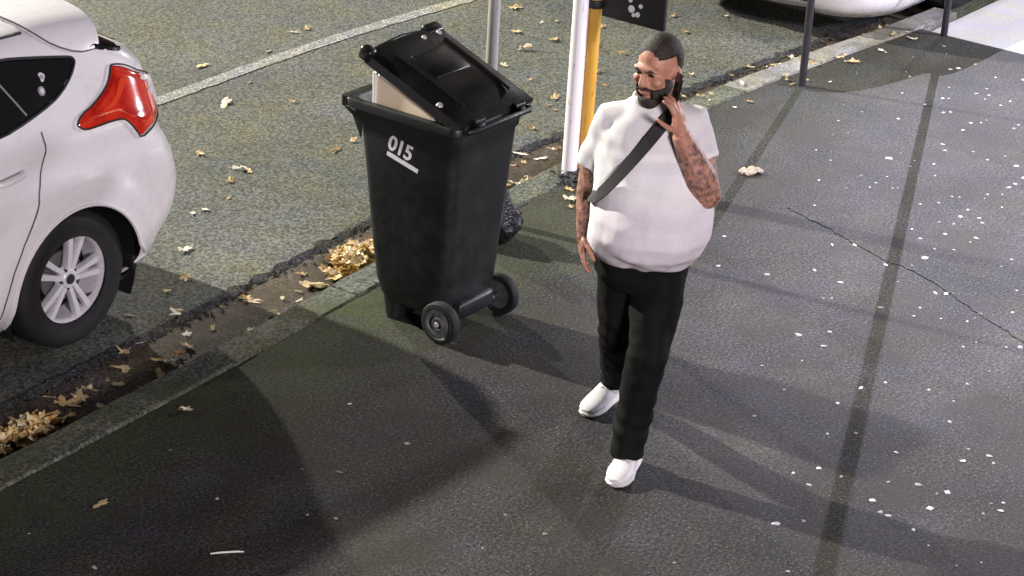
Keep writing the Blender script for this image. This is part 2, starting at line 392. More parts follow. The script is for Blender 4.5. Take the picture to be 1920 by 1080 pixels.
# driveway apron: pale concrete, laid in slabs
mb = MB()
mb.add([(13.9,-4,-.25),(60,-4,-.25),(60,6.46,-.25),(13.9,6.50,-.25)], [(0,1,2,3)])
drive = tag(mb.build('driveway', MT['drive'], smooth=False), kind='structure')
for i, x0 in enumerate((13.905, 16.3, 18.7, 21.1)):
    for y0, y1 in ((-4, .9), (.912, 3.6), (3.612, 6.44)):
        mb = MB(); mb.box((x0, y0, -.2), (x0+2.388, y1, .0)); mb.build('concrete_slab', MT['drive'], drive, smooth=False, bevel=.008)
# kerb: bedding strip with stones
mb = MB(); xs = np.arange(-12, 40, .5); n = len(xs); rows = []
for dy, z in ((.02, -.30), (.02, -.035), (KW-.02, -.035), (KW-.02, -.30)): rows.append([(x, ki(x)+dy, z) for x in xs])
mb.add([p for r in rows for p in r], [(i*n+k, i*n+k+1, (i+1)*n+k+1, (i+1)*n+k) for i in range(3) for k in range(n-1)])
kerb = tag(mb.build('kerb', MT['kerb'], smooth=False), kind='structure')
x = 3.06
while x < 17.5:
    ln = .80+.03*math.sin(x*7); a, b = x+.003, x+ln-.003; dz = .004*math.sin(x*13); low = -.075 if x > 14.0 else 0
    mb = MB(); rings = []
    for xx in np.linspace(a, b, 6):
        j = .006*noise.noise(Vector((xx*6, 4, 1))); y0 = ki(xx)+.004; y1 = ki(xx)+KW+j
        rings.append([(xx, y0, -.25), (xx, y1+.012, -.25), (xx, y1+.006, -.05), (xx, y1-.002, -.012+low+dz), (xx, y1-.024, .006+low+dz+j*.4), (xx, y0+.010, .010+low+dz), (xx, y0, .002+low+dz)])
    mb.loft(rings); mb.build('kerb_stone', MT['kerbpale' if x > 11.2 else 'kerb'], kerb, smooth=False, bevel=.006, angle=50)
    x += ln

# ------------------------------------------------------------------ cars
def _ip(z, tab):
    if z<=tab[0][0]: return tab[0][1]
    for (a,b),(c,d) in zip(tab,tab[1:]):
        if z<=c: 
            t=(z-a)/(c-a); return b+(d-b)*t
    return tab[-1][1]
XR=[(.16,.46),(.25,.55),(.34,.63),(.42,.705),(.48,.748),(.55,.765),(.62,.768),(.70,.755),(.78,.728),(.85,.69),(.92,.655),(1.0,.652),(1.1,.655),(1.18,.635),(1.25,.575),(1.30,.48),(1.36,.33),(1.42,.18),(1.455,.05),(1.475,-.1),(1.49,-.3)]
HW=[(.16,.80),(.22,.86),(.30,.895),(.45,.908),(.60,.914),(.75,.914),(.84,.906),(.90,.90),(.96,.888),(1.02,.868),(1.06,.850),(1.12,.825),(1.20,.79),(1.30,.742),(1.38,.70),(1.43,.655),(1.455,.59),(1.475,.45),(1.49,.2)]
XF=[(.16,-3.25),(.25,-3.42),(.35,-3.47),(.5,-3.5),(.65,-3.5),(.75,-3.43),(.82,-3.3),(.88,-3.05),(.94,-2.75),(.99,-2.5),(1.05,-2.38),(1.2,-2.08),(1.35,-1.75),(1.45,-1.4),(1.475,-1.15),(1.49,-.8)]
def car_relief(x,z,r):
    k=max(0,min(1,(.56-r)/.09)); k=k*k*(3-2*k)
    y=.028*k*max(0,min(1,(z-.2)/.15))*max(0,min(1,(.9-z)/.08))
    sh=math.exp(-((z-(.985-.02*x))/.028)**2)-.9*math.exp(-((z-(.895-.01*x))/.045)**2)
    return y+.011*sh*(1-.6*k)
def car_S(u,z):
    xr=_ip(z,XR); hw=_ip(z,HW)
    a=.30 if z<1.1 else max(.12,.30-(z-1.1)*.5)
    b=.22 if z<1.1 else max(.10,.22-(z-1.1)*.3)
    b=min(b,hw*.8)
    xc=xr-a
    if u<=xc:
        x=u; y=hw
        r=math.hypot(x,z-.30)
        y+=car_relief(x,z,r)
        y-=.012*math.exp(-((z-.66)/.07)**2)*(1 if x<-.55 else math.exp(-((x+.55)/.2)**2))
        return x,-y
    t=(u-xc)/a
    if t<=1:
        th=t*math.pi/2; n=2.25
        x=xc+a*math.sin(th)**(2/n); y=hw-b+b*max(0,math.cos(th))**(2/n)
        r=math.hypot(x,z-.30)
        y+=car_relief(x,z,r)*(1-t)
        return x,-y
    s=min(1,t-1); yy=(hw-b)*(1-s)
    return xr+.06*(1-(1-s)**2),-yy
def car_ring(z):
    xr = _ip(z, XR); xf = _ip(z, XF); hw = _ip(z, HW)
    a = .30 if z < 1.1 else max(.12, .30-(z-1.1)*.5)
    af = .55 if z < 1.0 else max(.15, .55-(z-1.0)*.8); bf = min(.40, hw*.7)
    pts = []
    for t in np.linspace(0, 1, 9)[:-1]:                       # nose, centre to corner
        pts.append((xf-.10*(1-(1-t)**0*t*t)+.10, -(hw-bf)*t))
    for t in np.linspace(0, 1, 13)[:-1]:
        th = t*PI/2; pts.append((xf+af-af*math.cos(th)**.85, -(hw-bf+bf*math.sin(th)**.85)))
    x0 = xf+af; x1 = xr-a
    xm = max(x0+.05, min(-.75, x1-.2))
    for u in np.linspace(x0, xm, 70)[:-1]: pts.append(car_S(u, z))
    for u in np.linspace(xm, max(x1, xm+.05), 46)[:-1]: pts.append(car_S(min(u, x1), z))
    for t in np.linspace(0, 1, 22)[:-1]: pts.append(car_S(x1+a*t, z))
    for t in np.linspace(0, 1, 8): pts.append(car_S(x1+a*(1+t), z))
    return pts
def car_n(u, z):
    e = .004
    def P(a, b): x, y = car_S(a, b); return Vector((x, y, b))
    n_ = (P(u+e, z)-P(u-e, z)).cross(P(u, z+e)-P(u, z-e)).normalized()
    return n_ if n_.y < 0 or n_.x > .5 else -n_
def on_car(u, z, off=0):
    x, y = car_S(u, z); n_ = car_n(u, z)
    return Vector((x, y, z)) + n_*off
def panel(poly, off, bev, step=.03, mirror=False, fn=on_car):
    P = []
    for (a, b), (c, d) in zip(poly, poly[1:]+poly[:1]):
        k = max(1, int(math.hypot(c-a, d-b)/step))
        P += [(a+(c-a)*i/k, b+(d-b)*i/k) for i in range(k)]
    nb = len(P); A = np.array(P); B = np.roll(A, -1, 0)
    def dist(p):
        ab = B-A; t = np.clip(((p-A)*ab).sum(1)/(ab*ab).sum(1), 0, 1); return float(np.sqrt((((A+ab*t[:, None])-p)**2).sum(1)).min())
    def inside(p):
        c = False
        for (x1, y1), (x2, y2) in zip(A, B):
            if (y1 > p[1]) != (y2 > p[1]) and p[0] < (x2-x1)*(p[1]-y1)/(y2-y1)+x1: c = not c
        return c
    I = []
    lo = A.min(0); hi = A.max(0)
    for x in np.arange(lo[0], hi[0], step):
        for y in np.arange(lo[1], hi[1], step):
            p = np.array((x, y))
            if inside(p) and dist(p) > step*.5: I.append((x, y))
    # an inset ring gives the rounded rim
    R_ = []
    for i in range(nb):
        t_ = B[i]-A[i-1]; nrm = np.array((-t_[1], t_[0])); nrm = nrm/np.linalg.norm(nrm)
        for sgn in (1, -1):
            p = A[i]+nrm*bev*sgn
            if inside(p) and dist(p) > bev*.8: R_.append(tuple(p)); break
    V = [Vector(p) for p in P+R_+[p for p in I if dist(np.array(p)) > bev*1.3]]
    v2, e2, f2, _, _, _ = delaunay_2d_cdt(V, [(i, (i+1) % nb) for i in range(nb)], [], 1, 1e-5)
    vs = []
    for p in v2:
        d = dist(np.array(p)); k = min(1, d/bev); h = -.004+(off+.004)*math.sin(k*PI/2)
        q_ = fn(p[0], p[1], h); vs.append(q_ if not mirror else Vector((q_.x, -q_.y, q_.z)))
    mb = MB(); mb.add(vs, [tuple(f) for f in f2]); return mb
def bake(o):
    dg = bpy.context.evaluated_depsgraph_get(); me = bpy.data.meshes.new_from_object(o.evaluated_get(dg))
    o.modifiers.clear(); o.data = me
def make_wheel(parent, x, side, z=.325):
    s = side                                       # -1 near side, +1 far side
    y = s*.885
    w_ = empty('wheel'); w_.parent = parent; w_.location = (x, 0, z)
    prof = [(.205, -.10), (.222, -.098), (.245, -.104), (.285, -.108), (.312, -.094), (.322, -.07), (.325, 0), (.322, .07), (.312, .094), (.28, .10), (.205, .09)]
    mb = MB(); mb.lathe([(r, y-s*.10+(-s)*(-h) if False else y-s*.10-s*h*1.0+0) for r, h in [(a, b) for a, b in prof]], (0, 0, 0), 'y', 56, closed_prof=True)
    mb.build('tyre', MT['tyre'], w_)
    yo = y-s*.02                                   # outer plane of the rim
    def Y(d): return yo-s*d                        # d = depth inwards
    mb = MB(); mb.lathe([(.228, Y(-.004)), (.230, Y(-.012)), (.214, Y(-.014)), (.200, Y(.0)), (.194, Y(.03)), (.190, Y(.12)), (.21, Y(.12)), (.222, Y(.01))], (0,0,0), 'y', 56, closed_prof=True)
    rim = mb.build('rim', MT['alloy'], w_)
    mb = MB(); mb.lathe([(.001, Y(.115)), (.195, Y(.115)), (.195, Y(.125)), (.001, Y(.125))], (0,0,0), 'y', 40)
    mb.build('brake_backing', MT['trim'], rim)
    mb = MB(); mb.lathe([(.001, Y(.06)), (.12, Y(.06)), (.12, Y(.07)), (.001, Y(.07))], (0,0,0), 'y', 40)
    mb.build('brake_disc', MT['alloydark'], rim)
    for k in range(5):
        a0 = math.radians(78+72*k)
        mb = MB()
        for q_ in (-1, 1):
            pts = []
            for f in np.linspace(0, 1, 7):
                r = .035+.163*f; off = q_*(.013+.024*f**1.3); wd = .021+.010*f; dp = .012+.022*(1-f)*0-.012*math.sin(f*PI)*0
                ring = []
                for (p, d) in ((-wd, .02), (-wd*.75, -.003), (wd*.75*(1 if q_ > 0 else .9), -.003), (wd, .02), (wd*.6, .036), (-wd*.6, .036)):
                    tt = off+p*.62; rr = r
                    xx = rr*math.cos(a0)-tt*math.sin(a0); zz_ = rr*math.sin(a0)+tt*math.cos(a0)
                    ring.append((xx, Y(d+.010*(1-f)**2), zz_))
                pts.append(ring)
            mb.loft(pts)
        mb.build('spoke', MT['alloy'], rim, smooth=True)
    mb = MB(); mb.lathe([(.001, Y(.0)), (.040, Y(.001)), (.052, Y(.012)), (.058, Y(.04)), (.001, Y(.045))], (0,0,0), 'y', 30); mb.build('hub', MT['alloy'], rim)
    mb = MB(); mb.lathe([(.001, Y(-.006)), (.022, Y(-.005)), (.027, Y(.004)), (.001, Y(.006))], (0,0,0), 'y', 24); mb.build('hub_cap', MT['hub'], rim)
    for k in range(5):
        a0 = math.radians(114+72*k); mb = MB()
        mb.lathe([(.001, Y(.004)), (.008, Y(.004)), (.008, Y(.03)), (.001, Y(.03))], (.046*math.cos(a0), 0, .046*math.sin(a0)), 'y', 8); mb.build('wheel_nut', MT['hub'], rim)
    return w_
WIN = [(-.36,1.085),(-.20,1.115),(-.04,1.155),(.04,1.19),(.11,1.235),(.15,1.275),(.158,1.292),(.145,1.306),(.12,1.312),(-.06,1.345),(-.23,1.372),(-.7,1.398),(-1.15,1.392),(-1.6,1.325),(-2.05,1.13),(-2.1,1.06),(-1.4,1.055),(-.8,1.062)]
TAIL = [(.345,1.232),(.375,1.226),(.41,1.205),(.46,1.165),(.53,1.13),(.565,1.10),(.575,1.04),(.56,.985),(.50,.945),(.44,.918),(.39,.898),(.375,.935),(.35,.985),(.32,1.008),(.25,1.012),(.17,1.010),(.10,1.010),(.065,1.024),(.058,1.045),(.09,1.072),(.18,1.10),(.27,1.145),(.318,1.185)]
def chaikin(P, n=2):
    for _ in range(n):
        P = [q for (a, b), (c, d) in zip(P, P[1:]+P[:1]) for q in ((.75*a+.25*c, .75*b+.25*d), (.25*a+.75*c, .25*b+.75*d))]
    return P
WIN = chaikin(WIN, 1); TAIL = chaikin(TAIL, 1)
def make_car(loc, label, fx=-2.65):
    root = empty('parked_car', loc)
    tag(root, label, 'car', 'white cars parked along the kerb')
    zs = [.16,.19,.22,.26,.30,.34,.38,.42,.46,.50,.54,.58,.62,.66,.70,.74,.78,.81,.84,.87,.90,.93,.96,.99,1.02,1.045,1.07,1.10,1.14,1.18,1.22,1.26,1.30,1.34,1.38,1.41,1.435,1.455,1.467,1.475,1.483,1.49]
    rings = []
    for z in zs:
        h = car_ring(z); rings.append([(x, y, z) for x, y in h]+[(x, -y, z) for x, y in h[-2:0:-1]])
    mb = MB(); mb.loft(rings, cap=False); mb.add(rings[-1], [tuple(range(len(rings[-1])))])
    body = mb.build('body', MT['paint'], root)
    bm = bmesh.new(); bm.from_mesh(body.data)
    def near_arch(co): return min((math.hypot(co.x-wx, co.z-.305), wx) for wx in (0, fx))
    bmesh.ops.delete(bm, geom=[v for v in bm.verts if abs(v.co.y) > .5 and near_arch(v.co)[0] < .388], context='VERTS')
    for v in bm.verts:
        if abs(v.co.y) < .5 or not any(e.is_boundary for e in v.link_edges): continue
        r, wx = near_arch(v.co)
        if r < .47 and v.co.z > .165:
            d = Vector((v.co.x-wx, v.co.z-.305)).normalized()*.388
            v.co.x = wx+d.x; v.co.z = max(.16, .305+d.y)
            sy = -1 if v.co.y < 0 else 1; v.co.y = -sy*car_S(v.co.x, v.co.z)[1]
    bm.to_mesh(body.data); bm.free()
    for wx in (0, fx):
        for s in (-1, 1):
            mb = MB(); mb.add([(wx+.392*math.cos(a), s*yy, .305+.392*math.sin(a)) for yy in (.60, .885) for a in np.linspace(math.radians(-25), math.radians(205), 30)], [(k, k+1, 31+k, 30+k) for k in range(29)])
            mb.add([(wx+.392*math.cos(a), s*.60, .305+.392*math.sin(a)) for a in np.linspace(0, 2*PI, 40)[:-1]], [tuple(range(39))])
            mb.build('wheel_well', MT['trim'], root)
    body.data.shade_smooth(); body.data.set_sharp_from_angle(angle=math.radians(32))
    for mir in (False, True):
        g = panel(WIN, .010, .014, .025, mir).build('side_window', MT['glass'], root)
        # rubber surround
        mb = MB(); pts = [on_car(a, b, .005) for a, b in WIN]; pts = [p if not mir else Vector((p.x, -p.y, p.z)) for p in pts]
        mb.tube(pts+[pts[0]], .0065, 6); mb.build('window_seal', MT['trim'], g)
        mb = MB(); pts = [on_car(-.30+.10*f, 1.30-.16*f, .011) for f in np.linspace(-.4, 1.0, 8)]
        mb.tube([p if not mir else Vector((p.x, -p.y, p.z)) for p in pts], .0045, 6); mb.build('window_divider', MT['seam'], g)
        tl = panel(TAIL, .016, .022, .022, mir).build('tail_light', MT['red'], root); tl['label'] = 'red wraparound tail light lens with a clear white panel'
        for poly, mt, nm, off in (([(.445,1.165),(.53,1.128),(.565,1.09),(.572,1.03),(.556,.992),(.515,.985),(.50,1.03),(.455,1.06),(.475,1.10),(.435,1.13)], 'clearlens', 'reverse_lens', .026),
                             ([(.20,1.045),(.30,1.06),(.36,1.10),(.40,1.15),(.385,1.19),(.35,1.17),(.31,1.12),(.24,1.085),(.16,1.06)], 'redhi', 'brake_lens', .0195),
                             ([(.515,.978),(.55,.978),(.545,.962),(.50,.955)], 'amber', 'indicator_lens', .024),
                             ([(.40,.93),(.46,.95),(.49,.965),(.46,.99),(.40,.985),(.385,.96)], 'redhi', 'fog_lens', .0195)):
            panel(poly, off, .012, .02, mir).build(nm, MT[mt], tl)
        mb = MB(); pts = [on_car(a, b, .012) for a, b in TAIL]; pts = [p if not mir else Vector((p.x, -p.y, p.z)) for p in pts]
        mb.tube(pts+[pts[0]], .004, 6, flat=1); mb.build('lens_surround', MT['trim'], tl)
        # door shut lines and handle
        def strip(nm, uv, r, mt='line_gap', par=root):
            pts = [on_car(a+(c-a)*f, b+(d-b)*f, .0015) for (a, b), (c, d) in zip(uv, uv[1:]) for f in (0, .2, .4, .6, .8)]; mb = MB(); mb.tube([p if not mir else Vector((p.x, -p.y, p.z)) for p in pts], r, 6); return mb.build(nm, MT[mt], par)
        strip('door_gap', [(-.14,1.06),(-.145,1.01),(-.17,.95),(-.20,.86),(-.23,.77),(-.28,.70),(-.34,.61),(-.40,.50),(-.45,.36),(-.47,.28)], .0035)
        strip('door_gap', [(-1.05,1.05),(-1.06,.8),(-1.07,.5),(-1.08,.24)], .004)
        for hx in (-.46, -1.28):
            mb = MB(); pts = [on_car(hx+.17*f, .905+.02*f, .004+.026*math.sin(min(1, 4*min(f, 1-f))*PI/2)) for f in np.linspace(0, 1, 9)]
            mb.tube([p if not mir else Vector((p.x, -p.y, p.z)) for p in pts], [.012, .016, .017, .017, .017, .017, .017, .016, .012], 10); mb.build('door_handle', MT['paint'], root)
        strip('roof_gutter', [(-.05,1.436),(-.3,1.438),(-.7,1.438),(-1.1,1.434)], .008, 'trim')
        # dark lower bumper trim, mud flap
        panel([(-.0,.17)]+[(.40,.17),(.60,.19),(.80,.19),(.80,.25),(.62,.27),(.45,.30),(.40,.26)], .006, .01, .04, mir).build('bumper_trim', MT['trim'], root)
        mb = MB(); mb.box((.375, (.70 if mir else -.885), .255), (.400, (.875 if mir else -.72), .33)); mb.build('mud_flap', MT['trim'], root, bevel=.008)
        # wheel arch lip
        mb = MB(); pts = []
        for a in np.linspace(math.radians(-12), math.radians(196), 40):
            x, z = .388*math.cos(a), .305+.388*math.sin(a)
            xx, yy = car_S(x, max(.17, z)); pts.append((xx if abs(xx-x) < .05 else x, (-yy if mir else yy), z))
        mb.tube(pts, .009, 6); mb.build('arch_lip', MT['paint'], root)
    # quarter stickers, near side
    for (cu_, cz_, r1, r2, nm) in ((-.055,1.265,.020,.026,'window_sticker'), (-.08,1.213,.024,.026,'window_sticker')):
        ring = [(cu_+r1*math.cos(t)*(1+.25*math.sin(3*t+1)*(nm and cz_ > 1.25)), cz_+r2*math.sin(t)*.95) for t in np.linspace(0, 2*PI, 18)[:-1]]
        st = panel(ring, .013, .006, .012).build(nm, MT['sticker'] if cz_ > 1.25 else MT['seam'], root)
        ring = [(cu_+.55*r1*math.cos(t), cz_+.55*r2*math.sin(t)) for t in np.linspace(0, 2*PI, 14)[:-1]]
        panel(ring, .0155, .004, .012).build('sticker_print', MT['seam'] if cz_ > 1.25 else MT['sticker'], st)
    # rear window, boot lid details, spoiler
    def rear(yy, z, off=0):
        x = _ip(z, XR)+.06*(1-min(1, abs(yy)/max(.1, _ip(z, HW)-.2))**2); return Vector((x+off, yy, z+off*.6))
    panel([(-.56,1.14),(.56,1.14),(.60,1.26),(.54,1.40),(-.54,1.40),(-.60,1.26)], .006, .012, .06, fn=rear).build('rear_window', MT['glass'], root)
    for s in (-1, 1):
        panel([(.235,1.322),(.30,1.297),(.40,1.262),(.445,1.262),(.40,1.30),(.35,1.335),(.29,1.35)] , .009, .010, .02, s > 0).build('rear_side_glass', MT['glass'], root)
    half = [(0,1.497,-.05,.385),(.2,1.497,-.05,.383),(.38,1.492,-.048,.378),(.50,1.483,-.042,.372),(.58,1.470,-.03,.366),(.635,1.450,-.012,.360),(.675,1.423,.015,.354),(.703,1.392,.05,.346),(.722,1.362,.10,.336),(.735,1.335,.16,.322),(.740,1.318,.22,.305)]
    prof = [(-a, b, c, d) for a, b, c, d in half[:0:-1]]+half
    mb = MB(); rings = []
    for k, (yy, zz_, xa, xb) in enumerate(prof):
        p0 = prof[max(0, k-1)]; p1 = prof[min(len(prof)-1, k+1)]; tn = Vector((p1[0]-p0[0], p1[1]-p0[1])).normalized(); nr = Vector((tn.y, -tn.x))*.026
        if nr.y > 0: nr = -nr
        R_ = [(xa+(xb-xa)*f, yy, zz_-.028*f*f) for f in (0, .12, .4, .7, .92, 1)]
        R_ += [(xa+(xb-xa)*f-.012, yy+nr.x, zz_-.028*f*f+nr.y) for f in (.98, .6, .0)]
        rings.append(R_)
    mb.loft(rings); spo = mb.build('spoiler', MT['paint'], root, bevel=0)
    for s in (-1, 1):
        mb = MB(); mb.tube([(c-.003, s*(a+.002), b-.002) for a, b, c, d in half[1:]]+[(.30, s*.742, 1.312)], .0035, 6); mb.build('spoiler_gap', MT['line_gap'], spo)
    mb = MB(); mb.box((.33, -.14, 1.418), (.352, .14, 1.432)); mb.build('brake_light', MT['red'], root, bevel=.004)
    mb = MB(); mb.tube([(.52, .0, 1.235), (.50, .15, 1.27), (.475, .36, 1.29)], .008, 6); mb.build('wiper', MT['trim'], root)
    mb = MB(); mb.box((.735, -.22, .78), (.752, .22, .89)); mb.build('number_plate', MT['white'], root, bevel=.004)
    # front: windscreen, lamps, grille
    def front(yy, z, off=0):
        x = _ip(z, XF)+.10*min(1, abs(yy)/max(.1, _ip(z, HW)-.3))**2; return Vector((x-off, yy, z+off*.6))
    panel([(-.60,1.06),(.60,1.06),(.55,1.40),(-.55,1.40)], .008, .012, .08, fn=front).build('windscreen', MT['glass'], root)
    panel([(-.42,.26),(.42,.26),(.50,.42),(-.50,.42)], .008, .012, .06, fn=front).build('grille', MT['trim'], root)
    for s in (-1, 1): panel([(s*.48,.64),(s*.60,.66),(s*.62,.74),(s*.50,.72)], .012, .012, .04, fn=front).build('headlight', MT['clearlens'], root)
    for x in (0, fx):
        for s in (-1, 1): make_wheel(root, x, s)
    mb = MB(); mb.box((-3.2, -.62, .13), (.5, .62, .30)); mb.build('underbody', MT['trim'], root)
    return root
car = make_car((6.82, 8.03, ROADZ), 'white hatchback with red wraparound tail light and stickers on its side window')
car_b = make_car((16.75, 7.50, ROADZ), 'white car parked beyond the two thin dark posts with only its front bumper in view', -2.0)

# ------------------------------------------------------------------ wheelie bin
def rrect(x0, x1, y0, y1, r, z, n=5):
    pts = []
    for cx, cy, a in ((x1-r, y1-r, 0), (x0+r, y1-r, 90), (x0+r, y0+r, 180), (x1-r, y0+r, 270)):
        for k in range(n+1):
            t = math.radians(a+90*k/n); pts.append((cx+r*math.cos(t), cy+r*math.sin(t), z))
    return pts
BX, BY = 8.055, 6.081
b_ = empty('wheelie_bin', (BX, BY, 0)); tag(b_, 'tall black wheelie bin with lid propped open and white number on its side', 'bin')
# body: outer shell, open at the top, inner wall
rings = []
for z, hx, y0, y1, r in ((.085,.165,-.17,.10,.06),(.10,.19,-.21,.14,.07),(.14,.205,-.235,.165,.075),(.20,.212,-.248,.185,.075),(.30,.216,-.254,.198,.07),(.45,.222,-.262,.214,.065),(.60,.228,-.270,.228,.06),(.75,.234,-.278,.242,.055),(.88,.240,-.286,.256,.05),(.94,.243,-.290,.264,.05),(.955,.252,-.300,.290,.05),(1.00,.256,-.306,.300,.05),(1.012,.268,-.322,.330,.05),(1.045,.270,-.325,.335,.05),(1.052,.266,-.321,.331,.048),(1.052,.235,-.290,.290,.04),(.98,.228,-.275,.252,.04),(.60,.212,-.25,.21,.05),(.16,.18,-.21,.14,.06)):
    rings.append(rrect(-hx, hx, y0, y1, r, z))
mb = MB(); mb.loft(rings); body = mb.build('body', MT['bin'], b_)
# front lip / grab edge
mb = MB(); mb.loft([rrect(-.262, .262, .318, .352+.0, .016, z) for z in (1.008, 1.02, 1.046, 1.054)]); mb.build('front_grip', MT['bin'], b_)
for s in (-1, 1):   # corner gussets under the rim
    mb = MB(); mb.add([(s*.245,.262,.95),(s*.258,.340,1.01),(s*.245,.300,.985),(s*.235,.245,.86),(s*.262,.30,1.01),(s*.25,.22,.98)], [(0,1,2),(0,2,3),(1,4,5,2),(0,4,1),(0,3,5,4),(2,5,3)]); mb.build('rim_gusset', MT['bin'], b_, smooth=False)
# front foot, axle, wheels
mb = MB(); mb.loft([rrect(-.175, .175, y0, y1, .03, z) for z, y0, y1 in ((.0, .055, .125), (.05, .05, .135), (.13, .04, .15))]); mb.build('foot', MT['bin'], b_)
mb = MB(); mb.lathe([(.011, -.25), (.011, .25)], (0, -.245, .10), 'x', 12); mb.build('axle', MT['bwheel'], b_)
mb = MB(); mb.box((-.13, -.285, .085), (.13, -.20, .17)); mb.build('axle_housing', MT['bin'], b_, bevel=.02)
for s in (-1, 1):
    wl_ = empty('wheel'); wl_.parent = b_; wl_.location = (0, -.245, .10)
    mb = MB(); mb.lathe([(.070, s*.205), (.078, s*.200), (.094, s*.203), (.100, s*.212), (.100, s*.240), (.094, s*.250), (.078, s*.252), (.070, s*.246)], (0,0,0), 'x', 44, closed_prof=True); mb.build('tyre', MT['tyre'], wl_)
    mb = MB(); mb.lathe([(.001, s*.238), (.018, s*.240), (.024, s*.256), (.030, s*.256), (.034, s*.238), (.055, s*.230), (.066, s*.236), (.074, s*.250), (.078, s*.248), (.078, s*.212), (.001, s*.212)], (0,0,0), 'x', 44); hubp = mb.build('hub', MT['bwheel'], wl_)
    mb = MB(); mb.lathe([(.001, s*.266), (.010, s*.266), (.013, s*.258), (.001, s*.252)], (0,0,0), 'x', 16); mb.build('axle_cap', MT['galv'], hubp)
# rear handle and hinge lugs
mb = MB(); mb.tube([(-.225, -.30, 1.035), (-.225, -.352, 1.045), (-.20, -.366, 1.048), (.20, -.366, 1.048), (.225, -.352, 1.045), (.225, -.30, 1.035)], .014, 10); mb.build('handle', MT['bin'], b_)
for x in (-.15, .15):
    mb = MB(); mb.box((x-.022, -.37, 1.03), (x+.022, -.30, 1.072)); mb.build('hinge_lug', MT['bin'], b_, bevel=.01)
# lid, hinged at the back and lifted about 24 degrees
ang = math.radians(21.0); lidM = Matrix.Translation((0, -.335, 1.070)) @ Matrix.Rotation(ang, 4, 'X')
def lp(x, y, z): return lidM @ Vector((x, y, z))
mb = MB(); ny = 16; nx = 14; rings = []
top = []
for i in range(ny+1):
    f = i/ny; y = .0+.575*f; row = []
    hw_ = .268
    for j in range(nx+1):
        g = -1+2*j/nx; dome = .030*(1-g**4)*(math.sin(min(1, f*3)*PI/2))*(1-.35*f**6)
        row.append(lp(hw_*g, y+.012*(1-g*g)*f, .006+dome))
    top.append(row)
V_ = [p for r in top for p in r]; n = nx+1
F_ = [(i*n+j, i*n+j+1, (i+1)*n+j+1, (i+1)*n+j) for i in range(ny) for j in range(nx)]
nb0 = len(V_)
per = [(0, j) for j in range(n)]+[(i, nx) for i in range(1, ny+1)]+[(ny, j) for j in range(nx-1, -1, -1)]+[(i, 0) for i in range(ny-1, 0, -1)]
loR = lidM.to_3x3()
for k, (i, j) in enumerate(per): V_.append(top[i][j] + loR @ Vector((0, 0, -.045 if 1 < i else -.02)))
m_ = len(per)
for k in range(m_):
    a = per[k][0]*n+per[k][1]; c = per[(k+1) % m_][0]*n+per[(k+1) % m_][1]; F_.append((a, nb0+k, nb0+(k+1) % m_, c))
# underside, so the lid has thickness
nu0 = len(V_); und = []
for i in range(ny+1):
    for j in range(nx+1): V_.append(top[i][j] + loR @ Vector((0, 0, -.016)))
F_ += [(nu0+i*n+j, nu0+(i+1)*n+j, nu0+(i+1)*n+j+1, nu0+i*n+j+1) for i in range(ny) for j in range(nx)]
mb.add(V_, F_); lid = mb.build('lid', MT['lid'], b_); lid['label'] = 'glossy black lid propped half open'
mb = MB(); mb.tube([lp(-.262, .565, .0), lp(-.2, .588, .004), lp(0, .604, .012), lp(.2, .588, .004), lp(.262, .565, .0)], .012, 8); mb.build('lid_lip', MT['lid'], lid)
for x, w2 in ((-.255, .028), (.205, .055)):
    mb = MB(); mb.box((x-w2, .550, -.03), (x+w2, .615, .034), M=lidM); mb.build('lid_grip', MT['lid'], lid, bevel=.014)
for s in (-1, 1):
    mb = MB(); mb.tube([lp(s*.17, .08, .034), lp(s*.175, .30, .038), lp(s*.18, .49, .034)], .007, 8); mb.build('lid_rib', MT['lid'], lid)
mb = MB(); mb.loft([[lp(x, y, .034+h) for x, y in ((-.12,.28),(.12,.28),(.12,.45),(-.12,.45))] for h in (-.01, .008)]); mb.build('lid_panel', MT['lid'], lid, bevel=.006)
for x in (.02, .13):
    mb = MB(); mb.lathe([(.001, .008), (.010, .007), (.013, .0), (.001, -.002)], (0,0,0), 'z', 14); o = mb.build('lid_stud', MT['galv'], lid); o.matrix_local = lidM @ Matrix.Translation((x+.06, .535, .032))
mb = MB(); mb.lathe([(.001, .012), (.012, .010), (.016, .0), (.001, -.002)], (0,0,0), 'z', 14); o = mb.build('lid_stud', MT['galv'], lid); o.matrix_local = lidM @ Matrix.Translation((-.25, .15, .014))
for x in (-.15, .15):
    mb = MB(); mb.lathe([(.016, -.035), (.016, .035)], (x, -.340, 1.075), 'x', 14); mb.build('hinge_barrel', MT['lid'], lid)
# number and sticker on the near side, slightly tilted
def text(s, size, name, mt, parent, M_, depth=.0015):
    cv = bpy.data.curves.new(name, 'FONT'); cv.body = s; cv.size = size; cv.extrude = depth; cv.align_x = 'CENTER'; cv.align_y = 'CENTER'; cv.space_character = .95; cv.offset = .002
    o = bpy.data.objects.new(name, cv); COL.objects.link(o); dg = bpy.context.evaluated_depsgraph_get()
    me = bpy.data.meshes.new_from_object(o.evaluated_get(dg)); bpy.data.objects.remove(o); me.materials.clear(); me.materials.append(mt)
    o = link(bpy.data.objects.new(name, me), parent); o.matrix_local = M_; return o
def side_frame(y, z, tilt):      # frame on the near (-x) wall: text x runs towards -y
    hx = .236+(z-.80)*.046
    X = Vector((0, -1, 0)); Nn = Vector((-1, 0, .046)).normalized(); Y = Nn.cross(X); Rm_ = Matrix((X, Y, Nn)).transposed().to_4x4()
    return Matrix.Translation((-hx-.004, y, z)) @ Rm_ @ Matrix.Rotation(math.radians(tilt), 4, 'Z')
text('015', .098, 'number', MT['white'], b_, side_frame(.012, .878, -13))
